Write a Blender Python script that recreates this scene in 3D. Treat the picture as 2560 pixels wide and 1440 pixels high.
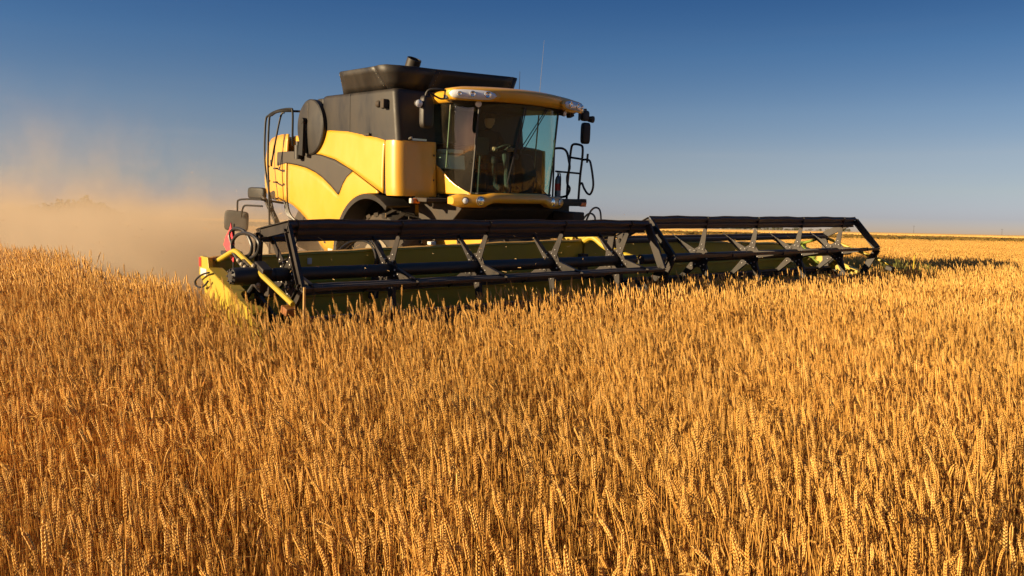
import bpy, bmesh, math, random
import numpy as np
from mathutils import Vector, Matrix, Euler

for o in list(bpy.data.objects):
    bpy.data.objects.remove(o)
scene = bpy.context.scene
R = math.radians
rng = random.Random(7)
nrg = np.random.default_rng(11)

# ------------------------------------------------------------------ camera
CAM_H = 1.85
cam = bpy.data.cameras.new('camera')
cam_o = bpy.data.objects.new('camera', cam)
scene.collection.objects.link(cam_o)
cam.sensor_width = 36.0
cam.lens = 2186.6 / 2560 * 36.0
cam.clip_end = 9000.0
cam.clip_start = 0.05
# camera axes in world space (small roll, 4.1 degrees down)
right = Vector((0.999780, 0.001513, 0.020941)); right.normalize()
fwd = Vector((0.0, 0.997401, -0.072054)); fwd = (fwd - right * fwd.dot(right)).normalized()
up = right.cross(fwd)
cam_o.matrix_world = Matrix(((right.x, up.x, -fwd.x, 0), (right.y, up.y, -fwd.y, 0),
                             (right.z, up.z, -fwd.z, CAM_H), (0, 0, 0, 1)))
scene.camera = cam_o

# ------------------------------------------------------------------ sky, sun, exposure
SUN_EL = R(13.8)
sun_ground = Vector((0.924, 0.382, 0)).normalized()      # the way the light travels over the ground
light_dir = Vector((sun_ground.x * math.cos(SUN_EL), sun_ground.y * math.cos(SUN_EL), -math.sin(SUN_EL)))
world = bpy.data.worlds.new('World'); scene.world = world; world.use_nodes = True
wn = world.node_tree; wn.nodes.clear()
w_out = wn.nodes.new('ShaderNodeOutputWorld'); w_bg = wn.nodes.new('ShaderNodeBackground')
sky = wn.nodes.new('ShaderNodeTexSky'); sky.sky_type = 'NISHITA'; sky.sun_disc = False
sky.sun_elevation = SUN_EL
sky.sun_rotation = math.atan2(-sun_ground.x, -sun_ground.y)
sky.air_density = 1.0; sky.dust_density = 0.6; sky.ozone_density = 2.5
geo = wn.nodes.new('ShaderNodeTexCoord')
mp = wn.nodes.new('ShaderNodeMapping'); mp.vector_type = 'POINT'
mp.inputs['Scale'].default_value = (1, 1, 3.2); mp.inputs['Location'].default_value = (0, 0, 0.03)
gam = wn.nodes.new('ShaderNodeGamma'); gam.inputs[1].default_value = 1.0
hsv = wn.nodes.new('ShaderNodeHueSaturation'); hsv.inputs['Saturation'].default_value = 1.15
wn.links.new(geo.outputs['Generated'], mp.inputs['Vector'])
wn.links.new(mp.outputs[0], sky.inputs['Vector'])
wn.links.new(sky.outputs[0], gam.inputs[0]); wn.links.new(gam.outputs[0], hsv.inputs['Color'])
# evening sky grade by elevation: greyer and warmer in the thick air low down, deeper blue overhead
sz = wn.nodes.new('ShaderNodeSeparateXYZ'); wn.links.new(geo.outputs['Generated'], sz.inputs[0])
gr = wn.nodes.new('ShaderNodeValToRGB'); gr.color_ramp.interpolation = 'EASE'
GR = [(0.0, (0.58, 0.40, 0.43)), (0.0157, (0.61, 0.42, 0.445)), (0.0436, (1.06, 0.640, 0.483)), (0.0802, (1.466, 0.847, 0.602)),
      (0.1253, (1.396, 0.943, 0.744)), (0.1908, (0.949, 0.899, 0.876)), (0.2538, (0.585, 0.744, 0.888)), (0.45, (0.58, 0.72, 0.84))]
while len(gr.color_ramp.elements) < len(GR): gr.color_ramp.elements.new(0.5)
for e_, (ps_, c_) in zip(gr.color_ramp.elements, GR): e_.position = ps_; e_.color = (*[v / 1.5 for v in c_], 1)
gr.color_ramp.interpolation = 'LINEAR'
wn.links.new(sz.outputs['Z'], gr.inputs[0])
gm = wn.nodes.new('ShaderNodeMix'); gm.data_type = 'RGBA'; gm.blend_type = 'MULTIPLY'; gm.inputs['Factor'].default_value = 1.0
wn.links.new(hsv.outputs[0], gm.inputs['A']); wn.links.new(gr.outputs[0], gm.inputs['B'])
# faint streaks of high haze low in the sky
cm = wn.nodes.new('ShaderNodeMapping'); cm.inputs['Scale'].default_value = (2.2, 2.2, 46.0); wn.links.new(geo.outputs['Generated'], cm.inputs[0])
cn = wn.nodes.new('ShaderNodeTexNoise'); cn.inputs['Scale'].default_value = 1.0; cn.inputs['Detail'].default_value = 5; cn.inputs['Roughness'].default_value = 0.55; wn.links.new(cm.outputs[0], cn.inputs['Vector'])
c1 = wn.nodes.new('ShaderNodeMapRange'); c1.interpolation_type = 'SMOOTHSTEP'
for i_, v_ in zip((1, 2, 3, 4), (0.48, 0.76, 0.0, 0.08)): c1.inputs[i_].default_value = v_
wn.links.new(cn.outputs[0], c1.inputs[0])
c2 = wn.nodes.new('ShaderNodeMapRange'); c2.interpolation_type = 'SMOOTHSTEP'
for i_, v_ in zip((1, 2, 3, 4), (0.05, 0.15, 1.0, 0.12)): c2.inputs[i_].default_value = v_
wn.links.new(sz.outputs['Z'], c2.inputs[0])
c3 = wn.nodes.new('ShaderNodeMath'); c3.operation = 'MULTIPLY'; wn.links.new(c1.outputs[0], c3.inputs[0]); wn.links.new(c2.outputs[0], c3.inputs[1])
ch = wn.nodes.new('ShaderNodeMix'); ch.data_type = 'RGBA'; ch.inputs['B'].default_value = (1.75, 1.65, 1.6, 1)
wn.links.new(c3.outputs[0], ch.inputs['Factor']); wn.links.new(gm.outputs['Result'], ch.inputs['A'])
wn.links.new(ch.outputs['Result'], w_bg.inputs[0]); w_bg.inputs[1].default_value = 0.124
wn.links.new(w_bg.outputs[0], w_out.inputs[0])

sun = bpy.data.lights.new('sun', 'SUN'); sun.energy = 5.0; sun.angle = R(0.53); sun.color = (1.0, 0.76, 0.45)
sun_o = bpy.data.objects.new('sun', sun); scene.collection.objects.link(sun_o)
sun_o.rotation_euler = light_dir.to_track_quat('-Z', 'Y').to_euler()
sun_o.location = (-20, -10, 12)

scene.view_settings.view_transform = 'Standard'; scene.view_settings.look = 'None'
scene.view_settings.exposure = 1.27; scene.view_settings.gamma = 1.0
scene.view_settings.use_curve_mapping = False
scene.render.engine = 'CYCLES'
cy = scene.cycles
cy.max_bounces = 6; cy.diffuse_bounces = 4; cy.glossy_bounces = 3; cy.transmission_bounces = 6
cy.transparent_max_bounces = 12; cy.volume_bounces = 1
cy.volume_step_rate = 0.5; cy.volume_max_steps = 96
cy.use_denoising = True; cy.use_adaptive_sampling = True; cy.adaptive_threshold = 0.02

# ------------------------------------------------------------------ the machine's frame
F = Vector((0.64316, -0.76463, -0.04097)); L = Vector((0.76563, 0.64300, 0.01868)); U = Vector((0.01206, -0.04338, 0.99899))
OW = Vector((-0.22565, 14.06898, 0.19672))
POSE = Matrix(((F.x, L.x, U.x, OW.x), (F.y, L.y, U.y, OW.y), (F.z, L.z, U.z, OW.z), (0, 0, 0, 1)))


def clamp(v, a, b): return max(a, min(b, v))


def smooth(a, b, x):
    t = clamp((x - a) / (b - a), 0, 1); return t * t * (3 - 2 * t)


def soft_clamp(v, a, b, k=1.2):
    lo = a + math.log1p(math.exp(clamp((v - a) / k, -30, 30))) * k
    return b - math.log1p(math.exp(clamp((b - lo) / k, -30, 30))) * k


def ground_z(x, y):
    yy = soft_clamp(y, 7.5, 16.5)
    z = 0.197 + 0.0434 * (yy - 14.07) - 0.012 * clamp(x, -3, 8)
    z -= 0.012 * (clamp(x, 4, 16) - 4)
    z -= 0.022 * (clamp(-x, 3, 12) - 3)
    near = 1 - smooth(20, 70, math.hypot(x, y))
    far = 1.9 * smooth(82, 125, y + 0.05 * x) * (1 - 0.30 * smooth(150, 260, y)) * 0.62
    far += 1.3 * smooth(400, 1100, y)
    return z * near + far


# ------------------------------------------------------------------ materials
def mat(name, base, rough=0.5, metal=0.0, coat=0.0, dust=None, dust_amt=0.35, dust_scale=3.0, bump=0.0,
        bump_scale=60.0, var=0.0, spec=0.5):
    m = bpy.data.materials.new(name); m.use_nodes = True
    nt = m.node_tree; b = nt.nodes['Principled BSDF']
    b.inputs['Base Color'].default_value = (*base, 1); b.inputs['Roughness'].default_value = rough
    b.inputs['Metallic'].default_value = metal; b.inputs['Coat Weight'].default_value = coat
    b.inputs['Coat Roughness'].default_value = 0.12
    b.inputs['Specular IOR Level'].default_value = spec
    tc = nt.nodes.new('ShaderNodeTexCoord')
    if dust is not None:
        n1 = nt.nodes.new('ShaderNodeTexNoise'); n1.inputs['Scale'].default_value = dust_scale
        n1.inputs['Detail'].default_value = 8; n1.inputs['Roughness'].default_value = 0.65
        mpn = nt.nodes.new('ShaderNodeMapping'); mpn.inputs['Scale'].default_value = (1, 1, 0.45)
        nt.links.new(tc.outputs['Object'], mpn.inputs[0]); nt.links.new(mpn.outputs[0], n1.inputs['Vector'])
        rp = nt.nodes.new('ShaderNodeValToRGB')
        rp.color_ramp.elements[0].position = 0.32; rp.color_ramp.elements[0].color = (0, 0, 0, 1)
        rp.color_ramp.elements[1].position = 0.78; rp.color_ramp.elements[1].color = (dust_amt,) * 3 + (1,)
        nt.links.new(n1.outputs[0], rp.inputs[0])
        mx = nt.nodes.new('ShaderNodeMix'); mx.data_type = 'RGBA'
        mx.inputs['A'].default_value = (*base, 1); mx.inputs['B'].default_value = (*dust, 1)
        nt.links.new(rp.outputs[0], mx.inputs['Factor'])
        nt.links.new(mx.outputs['Result'], b.inputs['Base Color'])
        mr = nt.nodes.new('ShaderNodeMapRange'); mr.inputs['To Min'].default_value = rough
        mr.inputs['To Max'].default_value = min(1, rough + 0.5)
        nt.links.new(rp.outputs[0], mr.inputs[0]); nt.links.new(mr.outputs[0], b.inputs['Roughness'])
    if bump > 0:
        n2 = nt.nodes.new('ShaderNodeTexNoise'); n2.inputs['Scale'].default_value = bump_scale
        n2.inputs['Detail'].default_value = 5
        nt.links.new(tc.outputs['Object'], n2.inputs['Vector'])
        bp = nt.nodes.new('ShaderNodeBump'); bp.inputs['Strength'].default_value = bump
        bp.inputs['Distance'].default_value = 0.01
        nt.links.new(n2.outputs[0], bp.inputs['Height']); nt.links.new(bp.outputs[0], b.inputs['Normal'])
    return m


TAN = (0.42, 0.27, 0.13)
M = {}
M['yellow'] = mat('yellow_paint', (0.56, 0.278, 0.008), 0.36, coat=0.6, dust=(0.60, 0.36, 0.09), dust_amt=0.35, dust_scale=2.2)
M['lemon'] = mat('lemon_paint', (0.38, 0.278, 0.008), 0.42, coat=0.1, dust=(0.30, 0.20, 0.05), dust_amt=0.45, dust_scale=4)
M['black'] = mat('black_plastic', (0.0085, 0.008, 0.0078), 0.40, dust=(0.040, 0.029, 0.019), dust_amt=0.6, dust_scale=2.6, bump=0.12, bump_scale=160, spec=0.4)
M['panel_grey'] = mat('dusty_grey_plastic', (0.030, 0.024, 0.018), 0.55, dust=(0.060, 0.045, 0.030), dust_amt=0.5)
M['steel'] = mat('reel_steel', (0.012, 0.0105, 0.0105), 0.38, metal=0.0, dust=(0.044, 0.030, 0.020), dust_amt=0.7, dust_scale=4, spec=0.35)
M['bat'] = mat('worn_bat_steel', (0.034, 0.029, 0.029), 0.40, dust=(0.085, 0.061, 0.045), dust_amt=0.75, dust_scale=4, spec=0.5)
M['matte'] = mat('matte_black', (0.0055, 0.0055, 0.006), 0.5, dust=(0.018, 0.014, 0.010), dust_amt=0.5, spec=0.3)
M['tubeblack'] = mat('black_enamel', (0.008, 0.008, 0.009), 0.45, dust=(0.05, 0.036, 0.024), dust_amt=0.35, dust_scale=6)
M['rubber'] = mat('rubber', (0.016, 0.014, 0.012), 0.8, dust=(0.085, 0.058, 0.034), dust_amt=0.7, dust_scale=3, bump=0.3, bump_scale=40)
M['hose'] = mat('hose_rubber', (0.014, 0.013, 0.013), 0.45)
M['dark'] = mat('dark_machinery', (0.013, 0.0115, 0.011), 0.7, dust=(0.075, 0.05, 0.03), dust_amt=0.7, dust_scale=5)
M['chrome'] = mat('bright_metal', (0.60, 0.57, 0.52), 0.35, metal=1.0)
M['lens'] = mat('lamp_lens', (0.60, 0.63, 0.68), 0.10, coat=1.0)
M['reflector'] = mat('lamp_reflector', (0.86, 0.85, 0.80), 0.16, metal=0.9)
M['amber'] = mat('amber_lens', (0.72, 0.16, 0.02), 0.25, coat=0.6)
M['red'] = mat('red_flag_vinyl', (0.75, 0.055, 0.07), 0.45)
M['redref'] = mat('red_reflector', (0.62, 0.03, 0.025), 0.3)
M['white'] = mat('white_decal', (0.55, 0.53, 0.48), 0.5)
M['cream'] = mat('cream_trim', (0.20, 0.165, 0.11), 0.6)
M['rust'] = mat('rusty_brown_paint', (0.20, 0.068, 0.008), 0.6)
M['straw'] = mat('straw_rod', (0.42, 0.24, 0.06), 0.6)
M['interior'] = mat('cab_interior', (0.014, 0.013, 0.012), 0.75)
M['seat'] = mat('seat_fabric', (0.022, 0.024, 0.028), 0.85)
M['extinguisher'] = mat('extinguisher_silver', (0.16, 0.17, 0.20), 0.3, metal=0.5)
M['cloth'] = mat('dark_jacket', (0.007, 0.007, 0.009), 0.9)
M['trousers'] = mat('work_trousers', (0.05, 0.035, 0.03), 0.85)
M['skin'] = mat('skin', (0.50, 0.26, 0.16), 0.55)
M['hair'] = mat('hair', (0.03, 0.02, 0.014), 0.8)


def glass_mat(name, tint, refl=1.0):
    m = bpy.data.materials.new(name); m.use_nodes = True; nt = m.node_tree; nt.nodes.clear()
    out = nt.nodes.new('ShaderNodeOutputMaterial'); mixs = nt.nodes.new('ShaderNodeMixShader')
    tr = nt.nodes.new('ShaderNodeBsdfTransparent'); tr.inputs[0].default_value = (*tint, 1)
    gl = nt.nodes.new('ShaderNodeBsdfGlossy'); gl.inputs['Roughness'].default_value = 0.03
    gg = nt.nodes.new('ShaderNodeNewGeometry'); dt = nt.nodes.new('ShaderNodeVectorMath'); dt.operation = 'DOT_PRODUCT'
    nt.links.new(gg.outputs['Incoming'], dt.inputs[0]); nt.links.new(gg.outputs['Normal'], dt.inputs[1])
    ab = nt.nodes.new('ShaderNodeMath'); ab.operation = 'ABSOLUTE'; nt.links.new(dt.outputs['Value'], ab.inputs[0])
    om = nt.nodes.new('ShaderNodeMath'); om.operation = 'SUBTRACT'; om.inputs[0].default_value = 1.0; nt.links.new(ab.outputs[0], om.inputs[1])
    pw = nt.nodes.new('ShaderNodeMath'); pw.operation = 'POWER'; pw.inputs[1].default_value = 5.0; nt.links.new(om.outputs[0], pw.inputs[0])
    fr = nt.nodes.new('ShaderNodeMath'); fr.operation = 'MULTIPLY_ADD'; fr.inputs[1].default_value = 0.92; fr.inputs[2].default_value = 0.05; nt.links.new(pw.outputs[0], fr.inputs[0])
    mul = nt.nodes.new('ShaderNodeMath'); mul.operation = 'MULTIPLY'; mul.inputs[1].default_value = refl
    # a film of field dust on the pane
    df = nt.nodes.new('ShaderNodeBsdfDiffuse'); df.inputs[0].default_value = (0.5, 0.40, 0.26, 1)
    mix2 = nt.nodes.new('ShaderNodeMixShader'); ns = nt.nodes.new('ShaderNodeTexNoise')
    ns.inputs['Scale'].default_value = 3.0; ns.inputs['Detail'].default_value = 8
    mr = nt.nodes.new('ShaderNodeMapRange'); mr.inputs['From Min'].default_value = 0.35; mr.inputs['From Max'].default_value = 0.8
    mr.inputs['To Min'].default_value = 0.004; mr.inputs['To Max'].default_value = 0.045
    nt.links.new(ns.outputs[0], mr.inputs[0]); nt.links.new(mr.outputs[0], mix2.inputs[0])
    nt.links.new(fr.outputs[0], mul.inputs[0]); nt.links.new(mul.outputs[0], mixs.inputs[0])
    nt.links.new(tr.outputs[0], mixs.inputs[1]); nt.links.new(gl.outputs[0], mixs.inputs[2])
    nt.links.new(mixs.outputs[0], mix2.inputs[1]); nt.links.new(df.outputs[0], mix2.inputs[2])
    nt.links.new(mix2.outputs[0], out.inputs[0])
    return m


M['glass'] = glass_mat('tinted_cab_glass', (0.66, 0.88, 0.80))


# ------------------------------------------------------------------ mesh helpers
class MB:
    def __init__(s): s.v = []; s.f = []

    def add(s, vs, fs):
        n = len(s.v); s.v += [tuple(p) for p in vs]; s.f += [tuple(i + n for i in f) for f in fs]; return s

    def box(s, c, d, rot=None):
        x, y, z = (a / 2 for a in d)
        vs = [Vector((i * x, j * y, k * z)) for i in (-1, 1) for j in (-1, 1) for k in (-1, 1)]
        if rot is not None: vs = [rot @ p for p in vs]
        c = Vector(c)
        return s.add([p + c for p in vs], [(0, 1, 3, 2), (4, 6, 7, 5), (0, 4, 5, 1), (2, 3, 7, 6), (0, 2, 6, 4), (1, 5, 7, 3)])

    def beam(s, p0, p1, w, h, side=(0, 1, 0), w1=None, h1=None):
        """rectangular bar; w is measured along side, h across it"""
        p0 = Vector(p0); p1 = Vector(p1); t = (p1 - p0).normalized(); a = Vector(side); a = (a - t * a.dot(t)).normalized()
        b = t.cross(a); w1 = w if w1 is None else w1; h1 = h if h1 is None else h1
        vs = []
        for p, ww, hh in ((p0, w, h), (p1, w1, h1)):
            vs += [p + a * (i * ww / 2) + b * (j * hh / 2) for i, j in ((-1, -1), (1, -1), (1, 1), (-1, 1))]
        return s.add(vs, [(3, 2, 1, 0), (4, 5, 6, 7), (0, 1, 5, 4), (1, 2, 6, 5), (2, 3, 7, 6), (3, 0, 4, 7)])

    def tube(s, path, r, n=8, r1=None, closed=False):
        pts = [Vector(p) for p in path]; m = len(pts); rings = []
        prev = None
        for i, p in enumerate(pts):
            t = (pts[min(i + 1, m - 1)] - pts[max(i - 1, 0)]).normalized()
            if prev is None:
                a = t.orthogonal().normalized()
            else:
                a = (prev - t * prev.dot(t)).normalized()
            prev = a; b = t.cross(a)
            rr = r if r1 is None else r + (r1 - r) * i / (m - 1)
            rings.append([p + (a * math.cos(2 * math.pi * k / n) + b * math.sin(2 * math.pi * k / n)) * rr for k in range(n)])
        vs = [q for ring in rings for q in ring]
        fs = [(i * n + k, i * n + (k + 1) % n, (i + 1) * n + (k + 1) % n, (i + 1) * n + k) for i in range(m - 1) for k in range(n)]
        fs += [tuple(range(n))[::-1], tuple((m - 1) * n + k for k in range(n))]
        return s.add(vs, fs)

    def prism(s, poly, axis, a, b):
        """polygon extruded along an axis; poly is in the two remaining coordinates"""
        def pt(p, t):
            return {'y': (p[0], t, p[1]), 'x': (t, p[0], p[1]), 'z': (p[0], p[1], t)}[axis]
        n = len(poly); vs = [pt(p, a) for p in poly] + [pt(p, b) for p in poly]
        fs = [tuple(range(n)), tuple(range(2 * n - 1, n - 1, -1))]
        fs += [(i, i + n, (i + 1) % n + n, (i + 1) % n) for i in range(n)]
        return s.add(vs, fs)

    def lathe(s, c, axis, prof, n=32):
        """prof: list of (along, radius)"""
        c = Vector(c); t = Vector(axis).normalized(); a = t.orthogonal().normalized(); b = t.cross(a); m = len(prof)
        vs = []
        for d, r in prof:
            vs += [c + t * d + (a * math.cos(2 * math.pi * k / n) + b * math.sin(2 * math.pi * k / n)) * r for k in range(n)]
        fs = [(i * n + k, i * n + (k + 1) % n, (i + 1) * n + (k + 1) % n, (i + 1) * n + k) for i in range(m - 1) for k in range(n)]
        if prof[0][1] > 1e-4: fs.append(tuple(range(n))[::-1])
        if prof[-1][1] > 1e-4: fs.append(tuple((m - 1) * n + k for k in range(n)))
        return s.add(vs, fs)

    def grid(s, rows, close_u=False, caps=False):
        m = len(rows); n = len(rows[0]); vs = [p for r in rows for p in r]
        fs = [(i * n + k, i * n + (k + 1) % n, (i + 1) * n + (k + 1) % n, (i + 1) * n + k)
              for i in range(m - 1) for k in range(n if close_u else n - 1)]
        if caps: fs += [tuple(range(n))[::-1], tuple((m - 1) * n + k for k in range(n))]
        return s.add(vs, fs)

    def build(s, name, material, parent=None, bevel=0.0, angle=32, solid=0.0, seg=2, recalc=True, solid_off=-1):
        me = bpy.data.meshes.new(name); me.from_pydata([tuple(p) for p in s.v], [], s.f)
        if recalc:
            bm = bmesh.new(); bm.from_mesh(me)
            bmesh.ops.recalc_face_normals(bm, faces=bm.faces[:]); bm.to_mesh(me); bm.free()
        me.materials.append(M[material] if isinstance(material, str) else material)
        me.polygons.foreach_set('use_smooth', [True] * len(me.polygons))
        me.set_sharp_from_angle(angle=R(angle)); me.update()
        o = bpy.data.objects.new(name, me); scene.collection.objects.link(o)
        if parent is not None: o.parent = parent
        if solid:
            md = o.modifiers.new('thickness', 'SOLIDIFY'); md.thickness = solid; md.offset = solid_off
        if bevel:
            md = o.modifiers.new('edge', 'BEVEL'); md.width = bevel; md.segments = seg; md.limit_method = 'ANGLE'
            md.angle_limit = R(40)
        return o


def tag(o, label=None, cat=None, group=None, kind=None):
    if label: o['label'] = label
    if cat: o['category'] = cat
    if group: o['group'] = group
    if kind: o['kind'] = kind
    return o


def empty(name, mw):
    o = bpy.data.objects.new(name, None); scene.collection.objects.link(o); o.matrix_world = mw
    o.empty_display_size = 0.3; return o


def interp(pts, x):
    if x <= pts[0][0]: return pts[0][1]
    for (a, b), (c, d) in zip(pts, pts[1:]):
        if x <= c: return b + (d - b) * (x - a) / (c - a)
    return pts[-1][1]


def spline(pts, k=6):
    """Catmull-Rom through points"""
    P = [Vector(p) for p in pts]; out = []
    for i in range(len(P) - 1):
        p0 = P[max(i - 1, 0)]; p1 = P[i]; p2 = P[i + 1]; p3 = P[min(i + 2, len(P) - 1)]
        for j in range(k):
            t = j / k
            out.append(0.5 * ((2 * p1) + (p2 - p0) * t + (2 * p0 - 5 * p1 + 4 * p2 - p3) * t * t + (3 * p1 - p0 - 3 * p2 + p3) * t ** 3))
    out.append(P[-1]); return out


# ------------------------------------------------------------------ ground
def node_ground():
    m = bpy.data.materials.new('field_ground'); m.use_nodes = True; nt = m.node_tree; b = nt.nodes['Principled BSDF']
    b.inputs['Roughness'].default_value = 0.95
    g = nt.nodes.new('ShaderNodeNewGeometry'); sep = nt.nodes.new('ShaderNodeSeparateXYZ')
    nt.links.new(g.outputs['Position'], sep.inputs[0])

    def noise(scale, detail=6, stretch=None):
        n = nt.nodes.new('ShaderNodeTexNoise'); n.inputs['Scale'].default_value = scale; n.inputs['Detail'].default_value = detail
        mpn = nt.nodes.new('ShaderNodeMapping')
        if stretch: mpn.inputs['Scale'].default_value = stretch
        nt.links.new(g.outputs['Position'], mpn.inputs[0]); nt.links.new(mpn.outputs[0], n.inputs['Vector'])
        return n

    def mix(a, bb, fac):
        x = nt.nodes.new('ShaderNodeMix'); x.data_type = 'RGBA'
        for key, val in (('A', a), ('B', bb)):
            if isinstance(val, tuple): x.inputs[key].default_value = (*val, 1)
            else: nt.links.new(val, x.inputs[key])
        nt.links.new(fac, x.inputs['Factor']); return x.outputs['Result']

    def step(val, a, bb):
        r = nt.nodes.new('ShaderNodeMapRange'); r.inputs['From Min'].default_value = a; r.inputs['From Max'].default_value = bb
        r.interpolation_type = 'SMOOTHSTEP'; nt.links.new(val, r.inputs[0]); return r.outputs[0]
    soil = mix((0.17, 0.095, 0.04), (0.36, 0.22, 0.09), noise(9.0).outputs[0])
    grass = mix((0.22, 0.14, 0.02), (0.46, 0.28, 0.06), step(noise(0.09, 7, (1, 1, 6)).outputs[0], 0.36, 0.66))
    gold = mix((0.70, 0.41, 0.11), (0.78, 0.48, 0.15), noise(0.02).outputs[0])
    # boundaries of the plots, wavering a little
    wob = nt.nodes.new('ShaderNodeMath'); wob.operation = 'MULTIPLY_ADD'; wob.inputs[1].default_value = 9.0
    nt.links.new(noise(0.03, 4).outputs[0], wob.inputs[0]); nt.links.new(sep.outputs['Y'], wob.inputs[2])
    c = mix(soil, grass, step(wob.outputs[0], 88, 91))
    c = mix(c, gold, step(wob.outputs[0], 168, 176))
    nt.links.new(c, b.inputs['Base Color'])
    bp = nt.nodes.new('ShaderNodeBump'); bp.inputs['Strength'].default_value = 0.6; bp.inputs['Distance'].default_value = 0.05
    nt.links.new(noise(14.0).outputs[0], bp.inputs['Height']); nt.links.new(bp.outputs[0], b.inputs['Normal'])
    return m


def axis_steps(lims):
    out = [lims[0][0]]
    for a, b, st in lims:
        n = max(1, round((b - a) / st)); out += [a + (b - a) * (i + 1) / n for i in range(n)]
    return out


gx = axis_steps([(-2500, -300, 200), (-300, -60, 20), (-60, -20, 4), (-20, 20, 1.0), (20, 60, 4), (60, 300, 20), (300, 2500, 200)])
gy = axis_steps([(-60, -10, 5), (-10, 24, 1.0), (24, 80, 4), (80, 260, 6), (260, 1200, 60), (1200, 5200, 400)])
mb = MB(); mb.grid([[(x, y, ground_z(x, y)) for x in gx] for y in gy])
ground = mb.build('ground', node_ground(), recalc=False); tag(ground, kind='structure')


# ------------------------------------------------------------------ combine harvester
root = empty('combine_harvester', POSE)
tag(root, 'yellow and black combine harvester cutting the wheat with a wide black reel header', 'combine harvester')


def ysurf(x, z):
    y = 1.62 + 0.055 * (1 - ((z - 2.3) / 0.95) ** 2)
    if x < -3.9: y -= 0.075 * (-(x + 3.9)) ** 2
    return y


def side_panel(name, material, s, xs, top, bot, off=0.0, nv=10, inset=0.008):
    rows = []
    for x in xs:
        t = interp(top, x) - inset; b = interp(bot, x) + inset
        row = []
        for k in range(nv + 1):
            v = k / nv; z = b + (t - b) * v
            row.append((x, s * (ysurf(x, z) + off), z))
        rows.append(row)
    mb = MB(); mb.grid(rows)
    bm_o = mb.build(name, material, root, solid=0.03, angle=50)
    # outward normals so the thickness grows inwards
    me = bm_o.data
    n = sum((p.normal.y * p.area for p in me.polygons))
    if n * s < 0:
        me.flip_normals()
    return bm_o


def steps(pts_list, extra=40):
    xs = sorted(set([round(p[0], 4) for pts in pts_list for p in pts]))
    a, b = xs[0], xs[-1]
    xs = sorted(set(xs + [round(a + (b - a) * i / extra, 4) for i in range(extra + 1)]))
    return [x for x in xs]


up_top = [(-3.36, 2.735), (-3.2, 2.86), (-3.0, 3.05), (-2.92, 3.10), (-2.6, 3.11), (-2.0, 3.075), (-1.59, 3.02), (-1.1, 2.96), (-0.835, 2.912)]
stripe_top = [(-4.67, 2.76), (-4.0, 2.77), (-3.6, 2.755), (-3.35, 2.73), (-2.86, 2.69), (-2.37, 2.61), (-1.77, 2.43)]
up_bot = [(-3.36, 2.725), (-2.86, 2.69), (-2.37, 2.61), (-1.77, 2.43), (-1.26, 2.24), (-0.835, 2.086)]
stripe_bot = [(-4.67, 2.50), (-4.16, 2.55), (-3.76, 2.52), (-3.4, 2.475), (-3.07, 2.40), (-2.8, 2.31), (-2.5, 2.17), (-2.25, 2.03), (-2.2, 2.06), (-2.08, 2.22), (-1.95, 2.335), (-1.77, 2.425)]
low_top = [(-4.13, 2.55)] + stripe_bot[2:] + [(-1.26, 2.232), (-0.98, 2.125)]
low_bot = [(-4.13, 1.83), (-3.95, 1.79), (-3.67, 1.68), (-3.45, 1.57), (-3.29, 1.45), (-3.15, 1.28), (-3.0, 1.12), (-2.85, 1.03), (-2.7, 0.99), (-2.55, 1.0), (-2.4, 1.08),
           (-2.31, 1.2), (-2.24, 1.36), (-2.12, 1.62), (-1.95, 1.82), (-1.75, 1.955), (-1.5, 2.045), (-1.25, 2.075), (-1.1, 2.08), (-0.98, 2.085)]
rear_top = [(-5.56, 2.42), (-5.52, 2.62), (-5.45, 2.8), (-5.35, 2.93), (-5.1, 3.03), (-4.8, 3.07), (-4.5, 3.09), (-4.20, 3.09)]
rear_bot = [(-5.56, 2.16), (-5.5, 2.04), (-5.3, 1.93), (-5.0, 1.87), (-4.66, 1.84), (-4.20, 1.84)]
for s in (-1, 1):
    side_panel('upper_side_panel', 'yellow', s, steps([up_top, up_bot]), up_top, up_bot)
    side_panel('side_stripe_panel', 'panel_grey', s, steps([stripe_top, stripe_bot]), stripe_top, stripe_bot, off=0.004, inset=0.004)
    side_panel('lower_side_panel', 'yellow', s, steps([low_top, low_bot]), low_top, low_bot)
    side_panel('rear_side_panel', 'yellow', s, steps([rear_top, rear_bot], 24), rear_top, rear_bot)
    if s > 0: continue      # the left-hand corner is open: platform and steps stand there
    # corner panel wrapping from the flank to the front
    plan = spline([(-0.755, 1.668, 0), (-0.68, 1.672, 0), (-0.58, 1.662, 0), (-0.50, 1.62, 0), (-0.455, 1.54, 0), (-0.44, 1.44, 0), (-0.43, 1.2, 0), (-0.42, 1.02, 0), (-0.44, 0.965, 0), (-0.52, 0.93, 0)], 5)
    rows = []
    for z in (2.085, 2.075, 2.10, 2.2, 2.4, 2.6, 2.8, 2.875, 2.895, 2.885):
        k = 0.02 if z in (2.085, 2.885) else 0.0
        rows.append([(p.x - k - (z - 2.1) * 0.05, s * (p.y - k * 0.6 - 0.02 * abs(z - 2.45)), z) for p in plan])
    mb = MB(); mb.grid(rows); o = mb.build('corner_panel', 'yellow', root, solid=0.02, angle=50, solid_off=0)
    mb = MB(); mb.box((-0.797, s * 1.638, 2.49), (0.062, 0.02, 0.80)); mb.build('panel_seam', 'dark', root)
    for zz in (2.70, 2.32):
        mb = MB(); mb.box((-0.424, s * 1.02, zz), (0.012, 0.03, 0.03)); mb.build('panel_bolt', 'dark', o, bevel=0.004)
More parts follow.
